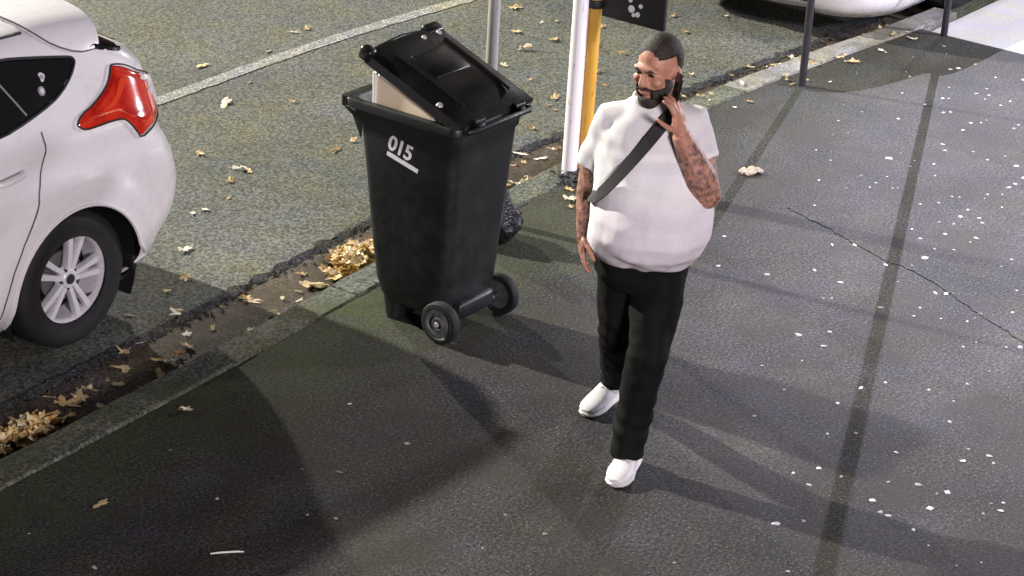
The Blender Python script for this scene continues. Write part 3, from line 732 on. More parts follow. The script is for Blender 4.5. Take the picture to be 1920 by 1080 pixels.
mb = MB(); mb.box((-.092, -.010, -.001), (.092, .010, .001)); o = mb.build('sticker', MT['white'], b_, smooth=False); o.matrix_local = side_frame(.000, .817, -13)
# cream packaging box pushed into the bin, standing on its contents
mb = MB(); Mx = Matrix.Translation((BX-.205, BY+.05, 0))
mb.add([Mx @ Vector(p) for p in ((-.02,.135,.80),(-.02,-.20,.80),(-.02,-.20,1.075),(-.02,.00,1.150),(-.02,.135,1.205),(.16,.135,.80),(.16,-.20,.80),(.16,-.20,1.075),(.16,.0,1.150),(.16,.135,1.205))],
       [(0,1,2,3,4),(9,8,7,6,5),(0,5,6,1),(1,6,7,2),(2,7,8,3),(3,8,9,4),(4,9,5,0)])
bxo = mb.build('packaging_box', MT['cream'], smooth=False, bevel=.008); tag(bxo, 'cream cardboard packaging sticking out from under the lid of the black bin', 'box')
mb = MB(); mb.tube([Mx @ Vector(p) for p in ((-.024,.13,.95),(-.024,.132,1.194),(-.024,.10,1.188),(-.024,.0,1.150),(-.024,-.14,1.10))], [.006,.012,.012,.007,.006], 8); mb.build('torn_edge', MT['board_edge'], bxo)
# refuse inside the bin that carries the box
mb = MB(); mb.ell((BX, BY-.02, .62), (.195, .21, .19)); 
o = mb.build('refuse_sack', MT['bag']); tag(o, 'black refuse sack filling the inside of the bin under the cream box', 'sack')
# tied black bag on the footpath behind the bin
mb = MB(); mb.ell((8.99, 6.38, .105), (.145, .125, .11)); mb.ell((9.0, 6.38, .17), (.085, .08, .09)); mb.cap((9.0, 6.38, .22), (8.99, 6.39, .275), .026, .038)
def crink(co): return .022*noise.noise(co*14)+.012*noise.noise(co*37)
o = mb.remesh('rubbish_bag', MT['bag'], None, .008, 2, crink); tag(o, 'small shiny black rubbish bag lying on the footpath behind the bin', 'bag')

# ------------------------------------------------------------------ posts and sign
def post(name, base, r, h, mt, label, lean=(0, 0), cat='post', capm=None, plate=False):
    e = empty(name, base); tag(e, label, cat)
    mb = MB(); mb.tube([(lean[0]*f*h, lean[1]*f*h, -.25+(h+.25)*f) for f in np.linspace(0, 1, 12)], r, 20); mb.build('shaft', MT[mt], e)
    mb = MB(); mb.lathe([(r*1.05, 0), (r*1.08, .012), (r*.7, .028), (.001, .032)], (lean[0]*h, lean[1]*h, h-.008), 'z', 20); mb.build('cap', MT[capm or mt], e)
    if plate:
        mb = MB(); mb.lathe([(r*2.0, -.02), (r*2.0, .006), (r*1.4, .014), (r*1.02, .04)], (0,0,0), 'z', 20); mb.build('collar', MT[capm or mt], e)
    return e
post('galvanised_post', (9.175, 6.60, 0), .030, 2.9, 'galv', 'plain grey galvanised post rising directly behind the bin lid', capm='galv', plate=True)
post('painted_post', (10.02, 6.65, 0), .042, 3.2, 'whitepole', 'thick white post with chipped paint on the kerb beside the yellow pole', lean=(-.006, -.006), capm='whitepole')
sp_ = post('sign_post', (10.085, 6.60, 0), .034, 3.0, 'ochre', 'rusty yellow pole carrying a black sign next to the white post', cat='sign', lean=(-.006, -.006), capm='ochre')
post('thin_post', (12.28, 6.49, 0), .024, 2.8, 'darkpole', 'thin dark steel post by the kerb, halfway between white post and driveway', capm='darkpole')
post('thin_post', (13.88, 6.33, 0), .023, 3.0, 'darkpole', 'thin dark steel post at the corner of the pale concrete driveway', capm='darkpole', lean=(0, 0))
# flag sign on the yellow pole
mb = MB(); mb.box((-.012, -.44, .905), (.012, -.05, 1.60)); o = mb.build('sign_panel', MT['sign'], sp_, bevel=.005); o.rotation_euler = (0, 0, 0)
for z in (.965, 1.5):
    mb = MB(); mb.lathe([(.044, -.022), (.047, -.018), (.047, .018), (.044, .022), (.030, .022), (.030, -.022)], (-.006*z, -.006*z, z), 'z', 24, closed_prof=True); mb.build('clamp', MT['trim'], sp_)
    mb = MB(); mb.tube([(0, -.03, z), (0, -.10, z-.02)], .010, 8); mb.build('bracket', MT['trim'], sp_)
for k, (y, z, r) in enumerate(((-.235, .985, .020), (-.275, .962, .014), (-.25, .955, .011), (-.225, 1.03, .012), (-.29, 1.01, .012))):
    mb = MB(); mb.lathe([(.001, -.0155), (r, -.0150), (r, -.012), (.001, -.012)], (0, y, z), 'x', 16); mb.build('sign_mark', MT['white'], sp_)

# dark mulch gathered round the foot of the painted post
mb = MB()
for k in range(160):
    a = rng.uniform(0, 6.28); r = abs(rng.normal(.05, .06)); x, y = 9.99+r*math.cos(a)*1.3, 6.58+r*math.sin(a)*.8; s = rng.uniform(.008, .022); z = (.010 if y > ki(x) else .002)+rng.uniform(0, .02)
    mb.add([(x+s*rng.normal(), y+s*rng.normal(), z+s*rng.uniform(0, 1)) for _ in range(4)], [(0,1,2),(0,2,3),(0,3,1),(1,3,2)])
tag(mb.build('mulch', MT['tar'], smooth=False), 'dark crumbled mulch gathered round the foot of the white post', 'mulch', kind='stuff')

# ------------------------------------------------------------------ leaves and scraps
def leaf_mesh(k, lobes=5, size=.05, curl=.25):
    r_ = np.random.default_rng(k); n = lobes*4; vs = [(0, 0, .006)]
    for i in range(n):
        t = 2*PI*i/n; ph = (i % 4)/4
        rad = size*((.45+.55*abs(math.cos(PI*ph))) if k % 4 else (.35+.75*abs(math.cos(t))**1.5))*r_.uniform(.65, 1.2)*(1-.25*math.cos(t))
        z = .002+curl*rad*abs(math.sin(t*(1 if k % 2 else .5)+k))*r_.uniform(.1, 1)
        vs.append((rad*math.cos(t)*1.15, rad*math.sin(t)*.8, z))
    fs = [(0, 1+i, 1+(i+1) % n) for i in range(n)]
    b = len(vs); vs += [(-size*.5, -.0025, .006), (-size*1.5, -.002, .012), (-size*1.5, .002, .012), (-size*.5, .0025, .006)]; fs.append((b, b+1, b+2, b+3))
    me = bpy.data.meshes.new('leaf'); me.from_pydata(vs, [], fs); me.materials.append(MT['leaf']); return me
LM = [leaf_mesh(k, 5 if k % 3 else 4, .026+.006*(k % 5), .12+.22*(k % 4)) for k in range(24)]
def scatter(name, pts, z, label, group, meshes, cat, smin=.8, smax=1.25):
    for i, (x, y) in enumerate(pts):
        o = link(bpy.data.objects.new(name, meshes[int(rng.integers(len(meshes)))])); zz_ = z(x, y) if callable(z) else z
        o.location = (x, y, zz_); o.rotation_euler = (rng.normal(0, .06), rng.normal(0, .06), rng.uniform(0, 6.28)); s = rng.uniform(smin, smax); o.scale = (s*rng.uniform(.7, 1.3), s*rng.uniform(.7, 1.2), s)
        tag(o, label, cat, group)
ROADLEAF=[(11.14,9.49),(9.54,7.91),(9.59,7.93),(9.01,8.43),(8.99,8.09),(8.99,8.04),(8.81,8.02),(8.62,7.86),(8.34,7.85),(8.42,7.84),(10.14,9.45),(10.09,9.04),(10.02,8.63),(11.03,9.51),(12.37,8.51),(12.46,8.46),(12.09,8.50),(12.12,8.23),(11.82,8.26),(11.47,8.16),(12.59,8.17),(12.23,7.97),(12.18,7.87),(12.22,7.75),(11.77,7.68),(12.18,7.22),(12.53,7.34),(10.32,7.28),(11.18,7.56),(11.06,7.51),(11.02,7.44),(10.66,7.35),(9.75,7.95),(10.03,8.11),(9.70,8.88),(10.63,9.36),(12.91,7.71),(13.41,7.72),(13.14,7.98),(12.82,8.11),(12.50,8.83),(11.36,7.87),(11.61,7.48),(7.71,7.30),(7.53,7.26),(7.95,7.54),(7.21,7.20)]
GUTLEAF=[(7.40,7.07),(7.36,7.03),(7.77,6.95),(7.49,6.69),(7.62,6.97),(7.75,6.92),(7.08,6.76),(6.99,6.78),(7.02,6.72),(7.28,6.89),(7.18,6.78),(6.49,6.64),(6.45,6.60),(6.46,6.75),(6.56,6.80),(8.17,6.95),(8.08,6.85),(8.00,6.84),(6.40,6.78),(6.57,6.56),(7.72,6.77),(7.88,6.83),(9.85,6.85),(9.93,6.91),(9.73,6.83),(10.01,6.91),(10.32,7.06),(10.21,7.08),(9.71,6.88),(12.12,6.92),(12.33,6.88),(12.78,6.98),(11.71,6.95),(13.12,6.85),(13.31,6.85),(6.9,6.70),(6.72,6.62),(9.2,6.95),(9.35,7.0),(10.9,7.02),(11.2,6.98),(11.5,7.0),(8.75,6.85)]
PATHLEAF=[(5.73,5.89),(9.70,6.42),(9.82,6.50),(9.62,6.36),(11.78,6.55),(12.39,6.52),(6.56,6.20),(12.9,6.5)]
scatter('fallen_leaf', ROADLEAF, ROADZ+.009, 'curled yellow leaf fallen on the grey road surface', 'leaves scattered on the road', LM, 'leaf', .45, 1.1)
scatter('fallen_leaf', GUTLEAF, lambda x, y: -.105 if y < go(x)-.05 else ROADZ+.012, 'curled yellow leaf lying in the brown gutter', 'loose leaves in the gutter', LM, 'leaf', .7, 1.5)
scatter('fallen_leaf', PATHLEAF, lambda x, y: .012 if y > ki(x) else .004, 'curled yellow leaf lying on the dark footpath', 'leaves on the footpath', LM, 'leaf', .7, 1.1)
EXTRA = [(x, go(x)-rng.uniform(.02, .36)) for x in np.concatenate([rng.uniform(10.3, 14.2, 46), rng.uniform(8.9, 10.3, 12), rng.uniform(6.0, 8.2, 16)])]
scatter('fallen_leaf', [p for p in EXTRA if p[1] > ki(p[0])+KW+.03], lambda x, y: -.106 if y < go(x)-.06 else ROADZ+.010, 'curled yellow leaf lying in the brown gutter', 'loose leaves in the gutter', LM, 'leaf', .5, 1.2)
KERBL = [(x, ki(x)+rng.uniform(-.12, .17)) for x in rng.uniform(11.2, 13.8, 16)]
scatter('fallen_leaf', KERBL, lambda x, y: .015 if y > ki(x)-.02 else .004, 'small pale leaf on the back of the kerb by the thin posts', 'leaves along the kerb by the posts', LM, 'leaf', .4, .9)
def heap(label, poly, n, z0, hgt, s0=.022, s1=.040):
    c = np.mean(poly, 0); mb = MB(); P = np.array(poly); k = 0
    while k < n:
        w_ = rng.dirichlet(np.ones(len(P))*.7); p = (P*w_[:, None]).sum(0)
        d = np.linalg.norm(p-c)/.35; z = z0+rng.uniform(.0, 1)*hgt*max(.15, 1-d)
        s = rng.uniform(s0, s1); R_ = Matrix.Rotation(rng.uniform(0, 6.28), 3, 'Z') @ Matrix.Rotation(rng.normal(0, .42), 3, 'X') @ Matrix.Rotation(rng.normal(0, .35), 3, 'Y')
        o = Vector((p[0], p[1], z+.006)); vs = []
        for t, r in ((0,1.35),(.5,.75),(1.05,1.15),(1.6,.7),(2.1,1.0),(2.7,.65),(3.14,.8),(3.6,.65),(4.2,1.0),(4.7,.7),(5.2,1.15),(5.75,.75)):
            q_ = Vector((r*s*math.cos(t), r*s*math.sin(t)*.8, .25*s*abs(math.sin(t)))); vs.append(o+R_ @ q_)
        mb.add(vs+[o], [(i, (i+1) % 12, 12) for i in range(12)]); k += 1
    o = mb.build('leaf_heap', MT['heap'], smooth=False); tag(o, label, 'leaves', kind='stuff')
heap('thick heap of yellow fallen leaves in the gutter beside the black bin', [(8.40,7.03),(8.61,7.02),(8.80,6.98),(8.85,6.86),(8.52,6.74),(8.24,6.70),(8.11,6.75),(8.2,6.92)], 170, -.108, .06, .030, .050)
heap('loose drift of yellow leaves in the gutter ahead of the hatchback wheel', [(6.04,6.79),(6.20,6.80),(6.36,6.77),(6.45,6.66),(6.2,6.54),(6.02,6.54),(5.80,6.60),(5.7,6.75)], 95, -.112, .05, .030, .052)
heap('pale leaf litter piled in the gutter by the front of the second white car', [(13.3,6.83),(13.81,6.84),(14.3,6.80),(14.3,6.69),(13.86,6.69),(13.4,6.74)], 110, -.108, .05, .028, .045)
FL=[(11.33,5.85),(11.24,5.71),(11.51,5.49),(11.58,5.36),(11.48,5.33),(11.61,5.25),(11.86,5.31),(11.96,5.18),(11.24,5.35),(11.11,5.35),(11.10,5.24),(10.92,5.43),(10.92,5.60),(10.57,5.43),(10.99,5.02),(11.08,4.95),(11.22,4.94),(11.24,4.91),(11.39,4.81),(11.45,4.75),(11.65,4.77),(11.58,4.77),(11.77,4.78),(11.27,4.67),(10.98,4.77),(11.03,4.69),(10.98,4.65),(10.83,4.82),(10.86,4.75),(10.70,4.72),(10.76,4.58),(10.69,4.57),(10.54,4.79),(10.47,4.67),(10.53,4.59),(10.32,4.65),(10.62,4.31),(10.50,4.31),(10.10,4.75),(10.15,5.09),(10.23,5.00),(10.19,4.65),(9.85,5.55),(9.49,5.37),(9.57,5.14),(9.74,4.81),(9.79,4.99),(9.51,4.78),(9.54,4.75),(9.61,4.52),(9.63,4.35),(9.69,4.24),(9.75,4.13),(9.88,4.12),(10.01,4.34),(9.99,4.36),(10.27,4.11),(9.56,3.99),(9.47,4.01),(9.61,3.86),(9.66,3.81),(9.05,4.65),(9.18,4.56),(9.02,4.51),(8.81,4.50),(8.64,4.61),(8.81,4.50),(8.64,4.61),(8.66,4.49),(8.49,4.41),(8.17,4.37),(8.53,4.16),(8.74,4.16),(8.87,4.10),(8.33,3.96),(8.91,4.23),(8.94,3.92),(8.91,3.78),(9.12,3.82),(9.31,3.80),(8.71,3.70),(8.72,3.47),(8.53,3.43),(8.48,3.38),(8.41,3.49),(8.53,3.52),(8.09,3.54),(8.03,3.64),(8.11,3.41),(8.15,3.23),(8.12,3.17),(8.05,3.22),(7.94,3.40),(7.73,3.37),(7.66,3.27),(7.68,3.05),(7.59,3.11),(7.77,3.54),(7.84,3.62),(7.77,3.50),(7.78,3.88),(7.83,3.98),(7.94,3.92),(7.94,3.81),(8.24,4.05),(7.50,3.74),(7.41,3.81),(7.11,3.59),(12.61,5.97),(12.47,5.86),(12.51,5.77),(12.70,5.74),(12.92,5.81),(13.26,5.97),(12.94,5.63),(13.07,5.63),(12.88,5.55),(12.26,5.39),(12.41,5.41),(12.46,5.37),(12.51,5.18),(13.40,5.54),(12.93,6.09),(13.00,6.15),(12.74,6.36),(12.48,6.40),(13.27,6.44),(13.67,6.22),(13.31,6.26),(6.95,5.33),(6.27,5.14),(6.17,4.82),(6.47,4.57),(6.57,5.38),(6.49,5.50),(7.07,5.74),(6.89,5.70),(6.08,5.59),(6.25,6.01),(5.40,5.93),(6.22,5.24),(5.39,5.57),(9.11,5.99),(6.72,4.45),(6.47,4.57),(6.17,4.82),(6.87,3.95),(6.74,4.66)]
FL += [(x, y) for x, y in zip(rng.uniform(7.3, 13.6, 400), rng.uniform(2.8, 6.2, 400)) if rng.random() < .22+.05*(x-7) and x*.62-y > 1.2][:110]
FL = [p for i, p in enumerate(FL) if all((p[0]-a)**2+(p[1]-b)**2 > .0004 for a, b in FL[:i]) and p[1] < ki(p[0])-.02 and p[0] < 13.88]
def fleck_mesh(k):
    r_ = np.random.default_rng(50+k); n = 9; s = .0085+.0025*(k % 4); h = .0016
    rr = [s*r_.uniform(.7, 1.2)*(1+.35*math.cos(2*PI*i/n)) for i in range(n)]
    lo = [(rr[i]*math.cos(2*PI*i/n), rr[i]*math.sin(2*PI*i/n)*.8, .0) for i in range(n)]; hi = [(x*.75, y*.75, h) for x, y, z in lo]
    me = bpy.data.meshes.new('litter_scrap'); me.from_pydata(lo+hi+[(0, 0, h*1.3)], [], [(i, (i+1) % n, n+(i+1) % n, n+i) for i in range(n)]+[(n+i, n+(i+1) % n, 2*n) for i in range(n)]); me.materials.append(MT['fleck']); return me
scatter('litter_scrap', FL, .0008, 'tiny white scrap lying on the dark asphalt footpath', 'white scraps scattered over the footpath', [fleck_mesh(k) for k in range(8)], 'scrap', .4, 1.3)
# larger litter: pale crumpled paper beyond the man, a twig in the foreground
mb = MB(); mb.ell((10.74, 5.93, .014), (.080, .034, .016), Matrix.Rotation(math.radians(-35), 3, 'Z'), 24, 10)
MT['tan'] = mat('tan_paper', (.46,.38,.28), .8)
o = mb.remesh('crumpled_paper', MT['tan'], None, .004, 1, lambda c: .020*noise.noise(c*26)+.010*noise.noise(c*60)); tag(o, 'crumpled tan paper lying on the footpath beyond the walking man', 'paper')
mb = MB(); mb.tube([(5.74, 5.31, .006), (5.77, 5.28, .010), (5.82, 5.24, .008), (5.835, 5.225, .006)], [.003, .004, .004, .002], 6); o = mb.build('twig', MT['board_edge']); tag(o, 'thin pale twig lying on the shaded footpath', 'twig')

# ------------------------------------------------------------------ walking man (local: -y towards the shopfronts side he walks to, +x his left)
man = empty('person', (7.5, 4.68, 0), math.radians(-58.035))
tag(man, 'heavy bearded man in pale t-shirt and black trousers walking with phone held to his ear', 'person')
def ering(c, rx, ry, n=28, tilt=0, p=2.3):
    out = []
    for k in range(n):
        t = 2*PI*k/n; cx, sx = math.cos(t), math.sin(t)
        x = rx*math.copysign(abs(cx)**(2/p), cx); y = ry*math.copysign(abs(sx)**(2/p), sx)
        out.append((c[0]+x, c[1]+y, c[2]+tilt*y))
    return out
# joints
HC = Vector((.072, -.035, 1.690)); FD = Vector((-.56, -.80, -.20)).normalized()
LD = Vector((.82, -.57, 0)).normalized(); UD = LD.cross(FD).normalized()
if UD.z < 0: UD = -UD
HR = Matrix((LD, -FD, UD)).transposed()                    # head frame: x left, y back, z up
def hp(x, y, z): return HC + HR @ Vector((x, y, z))
SR, ER, WR = Vector((-.100, .005, 1.452)), Vector((-.166, .035, 1.205)), Vector((-.172, -.055, .985))     # hanging arm (his right)
SL, EL, WL = Vector((.236, .005, 1.452)), Vector((.306, -.115, 1.205)), Vector((.178, -.165, 1.470))      # raised arm (his left)
mb = MB()
# head
mb.ell(HC+HR @ Vector((0, .012, .022)), (.079, .098, .104), HR); mb.ell(hp(0, -.028, -.045), (.064, .068, .078), HR)
mb.ell(hp(0, -.062, -.098), (.036, .034, .030), HR)                       # chin
mb.ell(hp(0, -.080, .030), (.060, .020, .016), HR)                        # brow
for s in (-1, 1):
    mb.ell(hp(s*.042, -.070, -.022), (.026, .022, .022), HR)              # cheek
    mb.ell(hp(s*.084, .012, -.012), (.012, .022, .034), HR)               # ear
    mb.ell(hp(s*.050, -.020, -.080), (.020, .040, .028), HR)              # jaw
mb.cap(hp(0, -.092, .020), hp(0, -.112, -.022), .010, .014); mb.ell(hp(0, -.104, -.028), (.020, .014, .011), HR)
mb.cap(hp(0, -.088, -.058), hp(0.001, -.088, -.059), .022, .022)          # mouth mound
mb.tube([(.070, .030, 1.44), (.070, .015, 1.52), hp(0, .020, -.06)], [.088, .070, .064], 18)   # neck
# torso, hips and legs under the clothes
mb.loft([ering((.070, .02, z), rx, ry) for z, rx, ry in ((.80,.15,.12),(.95,.18,.15),(1.1,.19,.16),(1.3,.18,.13),(1.45,.17,.10),(1.52,.10,.08))])
HL, KL, AL = Vector((.150, .04, .86)), Vector((.125, -.145, .50)), Vector((.075, -.175, .10))
HRi, KR, AR = Vector((.000, .05, .86)), Vector((-.005, .090, .47)), Vector((.005, .400, .125))
for a, b, c in ((HL, KL, AL), (HRi, KR, AR)): mb.cap(a, b, .08, .055); mb.cap(b, c, .05, .036)
# arms
mb.cap(SR, ER, .056, .045); mb.tube([ER, ER*.7+WR*.3, ER*.3+WR*.7, WR], [.044, .047, .038, .029], 14); mb.ell(ER, (.044,)*3)
mb.cap(SL, EL, .060, .054); mb.tube([EL, EL*.72+WL*.28, EL*.35+WL*.65, WL], [.054, .068, .054, .036], 14); mb.ell(EL, (.046,)*3)
def hand(wr, along, side, palm_n, curls, thumb, mb, s=1.0):
    along = along.normalized(); side = (side-along*side.dot(along)).normalized(); pn = along.cross(side).normalized()
    if pn.dot(palm_n) < 0: pn = -pn
    F = Matrix((side, pn, along)).transposed()
    mb.ell(wr+along*.050*s, (.043*s, .019*s, .055*s), F); mb.cap(wr-along*.01, wr+along*.03*s, .027*s, .028*s)
    for k, (o, L, r) in enumerate(((-.030, .066, .0092), (-.010, .076, .0098), (.011, .071, .0095), (.031, .055, .0085))):
        p = wr+along*.094*s+side*o*s*.98; d = (along+side*o*2.2).normalized(); cu_ = curls[k]
        for j, f in enumerate((.45, .32, .25)):
            d = (d*math.cos(cu_*(.6+.3*j))+pn*math.sin(cu_*(.6+.3*j))).normalized()
            q_ = p+d*L*f*s; mb.cap(p, q_, r*s*(1-.06*j), r*s*(.94-.06*j), 8); p = q_
    p = wr+along*.028*s+side*-.034*s; d = (along*.55+side*-.62+pn*.35).normalized()
    for f, r in ((.040, .0125), (.030, .0110), (.024, .0095)):
        q_ = p+d*f*s; mb.cap(p, q_, r*s, r*s*.92, 8); p = q_; d = (d+thumb).normalized()
PH = Vector((.135, -.160, 1.600))                          # phone centre
hand(WL, Vector((-.20, -.06, .95)), Vector((.45, .85, .15)), Vector((-1, .3, .0)), (.50, .48, .46, .50), Vector((-.25, .0, .35)), mb)
hand(WR, Vector((.02, -.16, -1)), Vector((-.15, 1., -.15)), Vector((1, -.1, 0)), (.30, .36, .42, .48), Vector((.15, -.0, -.4)), mb)
body = mb.remesh('body', MT['skin'], man, .0055, 3)
# eyes, brows, lips
for s in (-1, 1):
    mb = MB(); mb.ell(hp(s*.031, -.0875, .010), (.014, .006, .0065), HR, 12, 8); mb.build('eye', MT['eye'], man)
    mb = MB(); mb.tube([hp(s*.014, -.101, .026), hp(s*.030, -.098, .032), hp(s*.050, -.084, .027)], [.004, .006, .003], 8); mb.build('eyebrow', MT['hair'], man)
mb = MB(); mb.tube([hp(-.024, -.098, -.062), hp(0, -.109, -.060), hp(.024, -.098, -.062)], [.004, .0075, .004], 8); mb.build('lips', MT['lip'], man)
# hair: close crop on the crown and sides
mb = MB(); mb.ell(hp(0, .022, .034), (.0855, .098, .102), HR, 32, 20)
def cut(mb, keep):
    bm = bmesh.new(); me = mb.mesh('t'); bm.from_mesh(me)
    bmesh.ops.delete(bm, geom=[v for v in bm.verts if not keep(HR.inverted() @ (v.co-HC))], context='VERTS')
    out = MB(); bm.verts.ensure_lookup_table(); idx = {v: i for i, v in enumerate(bm.verts)}
    out.add([v.co for v in bm.verts], [tuple(idx[v] for v in f.verts) for f in bm.faces]); bm.free(); return out
hair = cut(mb, lambda p: p.z > .058-.0*p.y and p.y > -.088 or (p.y > .012 and p.z > -.045))
o = hair.build('hair', MT['hair'], man); o.modifiers.new('thick', 'SOLIDIFY').thickness = .010
# beard round the jaw
mb = MB(); mb.ell(hp(0, -.030, -.060), (.0720, .0790, .0800), HR, 36, 24); mb.ell(hp(0, -.068, -.104), (.047, .044, .042), HR, 20, 14)
brd = cut(mb, lambda p: p.z < -.048 and p.y < .02 and not (abs(p.x) < .028 and -.085 < p.z < -.03 and p.y < -.07) or (p.y > -.05 and p.y < .01 and p.z < .0 and abs(p.x) > .05))
o = brd.build('beard', MT['hair'], man); o.modifiers.new('thick', 'SOLIDIFY').thickness = .006
mb = MB(); mb.tube([hp(-.034, -.088, -.056), hp(-.016, -.107, -.044), hp(.016, -.107, -.044), hp(.034, -.088, -.056)], [.005, .008, .008, .005], 8); mb.build('moustache', MT['hair'], man)
# t-shirt
mb = MB()
mb.loft([ering(c, rx, ry, 36, t_) for c, rx, ry, t_ in (
    ((.070, .016, .872), .198, .180, .0), ((.074, .002, .90), .216, .200, .0), ((.082, -.026, .95), .240, .230, 0), ((.090, -.046, 1.02), .250, .246, 0), ((.092, -.044, 1.09), .250, .244, 0),
    ((.086, -.020, 1.16), .241, .220, 0), ((.082, -.006, 1.24), .232, .198, 0), ((.076, .004, 1.32), .226, .176, 0), ((.072, .010, 1.40), .216, .155, 0),
    ((.070, .014, 1.450), .190, .134, 0), ((.070, .018, 1.492), .150, .114, 0), ((.070, .020, 1.528), .112, .098, 0), ((.070, .018, 1.556), .088, .080, -.12))])
mb.tube([(.02, .01, 1.47), SR+Vector((.0, 0, .005)), SR*.55+ER*.45, SR*.22+ER*.78+Vector((-.004, 0, 0)), SR*.14+ER*.86+Vector((-.004, 0, 0))], [.078, .069, .066, .068, .069], 18)
mb.tube([(.12, .01, 1.47), SL+Vector((.0, 0, .005)), SL*.8+EL*.2, SL*.62+EL*.38, SL*.50+EL*.50+Vector((.003, .004, 0))], [.078, .072, .071, .073, .074], 18)
def folds(c):
    k = .5+.5*math.sin((c.z*28)+6*c.x+4*noise.noise(c*5)); amp = .004+.008*max(0, 1.0-abs(c.z-.90)/.10)
    arm = max(0, 1-abs(abs(c.x-.07)-.17)/.10)*max(0, 1-abs(c.z-1.36)/.16)
    dr = math.sin(60*(c.z*.8-abs(c.x-.07)*.9)+3*noise.noise(c*6))
    tw = (.5+.5*math.sin(5*math.atan2(c.y, c.x-.08)+7*noise.noise(c*3.5)))*max(0, 1-(c.z-.86)/.20) if c.z < 1.06 else 0
    cr_ = math.sin(38*(c.z+.35*(c.x-.08))+3*noise.noise(c*5))*max(0, 1-abs(c.z-1.24)/.16)
    return -.009*tw+.0045*cr_+amp*(k-.5)+.0055*arm*dr+.007*noise.noise(Vector((c.x*9, c.y*9, c.z*4)))+.004*noise.noise(Vector((c.x*20, c.y*20, c.z*11)))
o = mb.remesh('t_shirt', MT['shirt'], man, .009, 5, folds); o['label'] = 'pale grey short-sleeved t-shirt with lighter band across the chest'
mb = MB(); ring = [Vector((.070+.082*math.cos(t), .012+.076*math.sin(t), 1.556-.02*max(0, -math.sin(t)))) for t in np.linspace(0, 2*PI, 30)]; mb.tube(ring, .008, 8); mb.build('collar', MT['shirt'], man)
# trousers
mb = MB()
mb.loft([ering((.066, .030, z), rx, ry, 30) for z, rx, ry in ((.74,.13,.11),(.80,.185,.145),(.88,.198,.165),(.96,.196,.168))])
def leg(h, k, a, rs):
    pts = [h+Vector((0, 0, .03)), h*.6+k*.4, h*.25+k*.75, k, k*.7+a*.3, k*.35+a*.65, a+Vector((0, 0, .02)), a+Vector((0, -.004, -.035))]
    mb.tube(pts, rs, 20)
leg(HL, KL, AL, [.118, .112, .095, .085, .078, .072, .070, .072]); leg(HRi, KR, AR, [.112, .104, .088, .080, .074, .066, .062, .064])
def tf(c): return .010*noise.noise(Vector((c.x*12, c.y*12, c.z*7)))+.004*math.sin(c.z*70+19*c.x+6*noise.noise(c*8))*max(0, 1-abs(c.z-.50)/.10)+.005*math.sin(c.z*55+14*c.x+5*noise.noise(c*4))*max(0, 1-abs(c.z-.2)/.2)+.003*noise.noise(c*25)
o = mb.remesh('trousers', MT['denim'], man, .009, 4, tf)
# shoes
def shoe(heel, toe, lift, roll):
    heel = Vector(heel); toe = Vector(toe); d = (toe-heel); L = d.length; d.normalize(); sd = Vector((0,0,1)).cross(d).normalized(); u = d.cross(sd)
    if u.z < 0: u = -u
    def rg(f, w, z0, z1, sh=0, n=14):
        out = []
        for k in range(n):
            t = 2*PI*k/n; cx, sx = math.cos(t), math.sin(t)
            x = w*math.copysign(abs(cx)**.8, cx); zz_ = z0+(z1-z0)*(.5+.5*math.copysign(abs(sx)**.75, sx))
            if sx > 0: x *= 1-.22*sx
            out.append(heel+d*L*f+sd*(x+sh)+u*zz_)
        return out
    up_ = MB(); up_.loft([rg(-.01,.022,.025,.075), rg(.03,.036,.018,.105), rg(.14,.042,.016,.118), rg(.28,.044,.016,.115), rg(.42,.046,.016,.098), rg(.56,.051,.016,.080), rg(.70,.055,.016,.068), rg(.84,.051,.016,.058), rg(.94,.040,.017,.048), rg(.995,.020,.020,.036)])
    s_ = up_.build('shoe', MT['shoe'], man)
    so = MB(); so.loft([rg(-.025,.022,.0,.022), rg(.02,.040,.0,.026), rg(.15,.045,.0,.026), rg(.45,.047,.0,.024), rg(.70,.058,.0,.024), rg(.86,.053,.0,.024), rg(.97,.038,.002,.024), rg(1.015,.018,.006,.020)]); so.build('sole', MT['sole'], s_)
    lc = MB()
    for f in (.36, .43, .50): lc.tube([heel+d*L*f+sd*.024+u*(.105-.20*(f-.36)), heel+d*L*f+u*(.117-.20*(f-.36)), heel+d*L*f-sd*.024+u*(.105-.20*(f-.36))], .004, 6)
    lc.build('laces', MT['sole'], s_)
shoe((.105, -.095, .002), (.035, -.360, .002), 0, 0)
shoe((.030, .470, .030), (-.115, .255, .002), 0, 0)

# things the man carries
ph = MB(); PR = Matrix((Vector((.30, -.95, .05)).normalized(), Vector((.92, .30, -.2)).normalized(), Vector((.15, .10, .98)).normalized())).transposed().to_4x4()
ph.box((-.036, -.0045, -.074), (.036, .0045, .074))
o = ph.build('phone', MT['phone'], None, bevel=.003); tag(o, 'dark mobile phone pressed between the hand and cheek of the walking man', 'phone')
o.matrix_world = Matrix.Translation((7.5, 4.68, 0)) @ Matrix.Rotation(math.radians(-58.035), 4, 'Z') @ Matrix.Translation((.148, -.125, 1.625)) @ PR
bag = empty('crossbody_bag', (7.5, 4.68, 0), math.radians(-58.035)); tag(bag, 'black crossbody bag with wide strap across the chest of the man', 'bag')
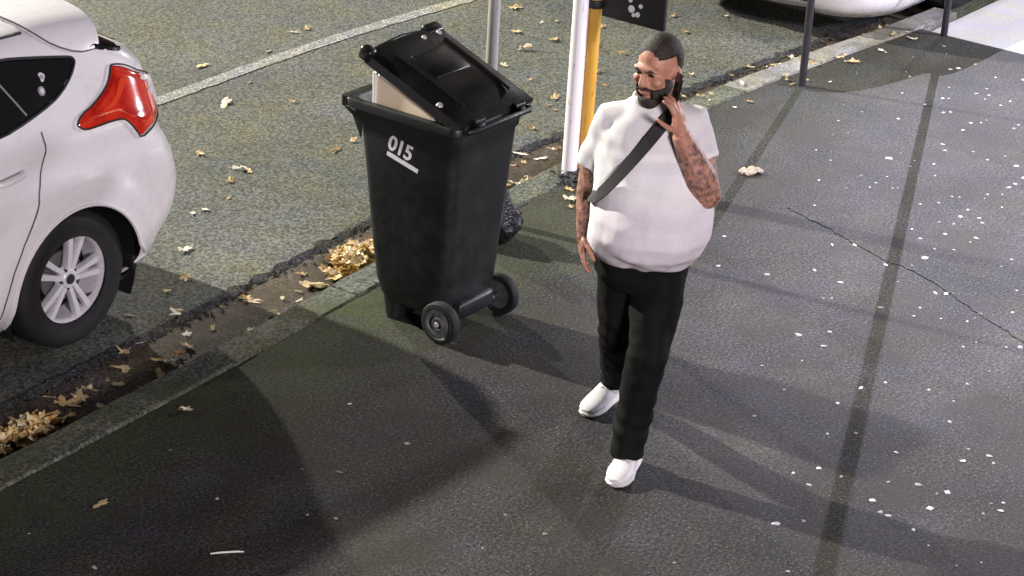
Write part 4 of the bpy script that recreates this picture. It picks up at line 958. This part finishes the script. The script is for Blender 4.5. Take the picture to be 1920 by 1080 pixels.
# strap: wide webbing band over his left shoulder, across the chest to his right hip, and up the back
def torso_r(z):
    T = ((.862,.205,.178,.02),(.95,.238,.222,-.018),(1.02,.246,.236,-.034),(1.09,.247,.234,-.032),(1.16,.241,.220,-.020),(1.24,.232,.198,-.006),(1.32,.226,.176,.004),(1.40,.222,.155,.010),(1.46,.212,.134,.014),(1.505,.178,.112,.018),(1.54,.125,.095,.020),(1.57,.09,.08,.02))
    zz_ = [t[0] for t in T]; return [float(np.interp(z, zz_, [t[k] for t in T])) for k in (1, 2, 3)]
def surf(x, z, front, off):
    rx, ry, cy = torso_r(z); f = min(.999, abs((x-.078)/rx)); p = 2.3
    return Vector((x, cy+(-1 if front else 1)*(ry*(1-f**p)**(1/p)+off), z))
C_ = []
for t in np.linspace(0, 1, 22): C_.append(surf(.140-.268*t, 1.530-.350*t, True, .015))
for a_ in (.25, .6, 1.0): C_.append(Vector((-.148-.004*math.sin(a_*PI/2), C_[21].y+.17*a_, 1.176-.05*a_)))
rings = []
N_ = len(C_)
for i, p in enumerate(C_):
    d = (C_[min(i+1, N_-1)]-C_[max(i-1, 0)]).normalized(); nrm = Vector((p.x-.078, (p.y-.0)*1.3, .15)).normalized(); sd = d.cross(nrm).normalized(); nrm = sd.cross(d).normalized()
    w_ = .024; th_ = .004
    rings.append([p+sd*w_-nrm*th_, p+sd*w_+nrm*th_, p-sd*w_+nrm*th_, p-sd*w_-nrm*th_])
mb = MB(); mb.loft(rings); mb.build('strap', MT['strap'], bag, smooth=False)
C_ = [surf(.145, 1.535, True, .014), Vector((.150, .0, 1.562)), Vector((.150, .05, 1.56))]+[surf(.150-.29*t, 1.52-.40*t, False, .012) for t in np.linspace(.05, 1, 14)]
rings = []; N_ = len(C_)
for i, p in enumerate(C_):
    d = (C_[min(i+1, N_-1)]-C_[max(i-1, 0)]).normalized(); sd = d.cross(Vector((p.x-.078, (p.y)*1.3, .3)).normalized()).normalized(); nrm = sd.cross(d).normalized()
    rings.append([p+sd*.024-nrm*.004, p+sd*.024+nrm*.004, p-sd*.024+nrm*.004, p-sd*.024-nrm*.004])
mb = MB(); mb.loft(rings); mb.build('back_strap', MT['strap'], bag, smooth=False)
mb = MB(); mb.box((-.165, .195, .98), (.005, .275, 1.13)); mb.build('pouch', MT['strap'], bag, bevel=.02)
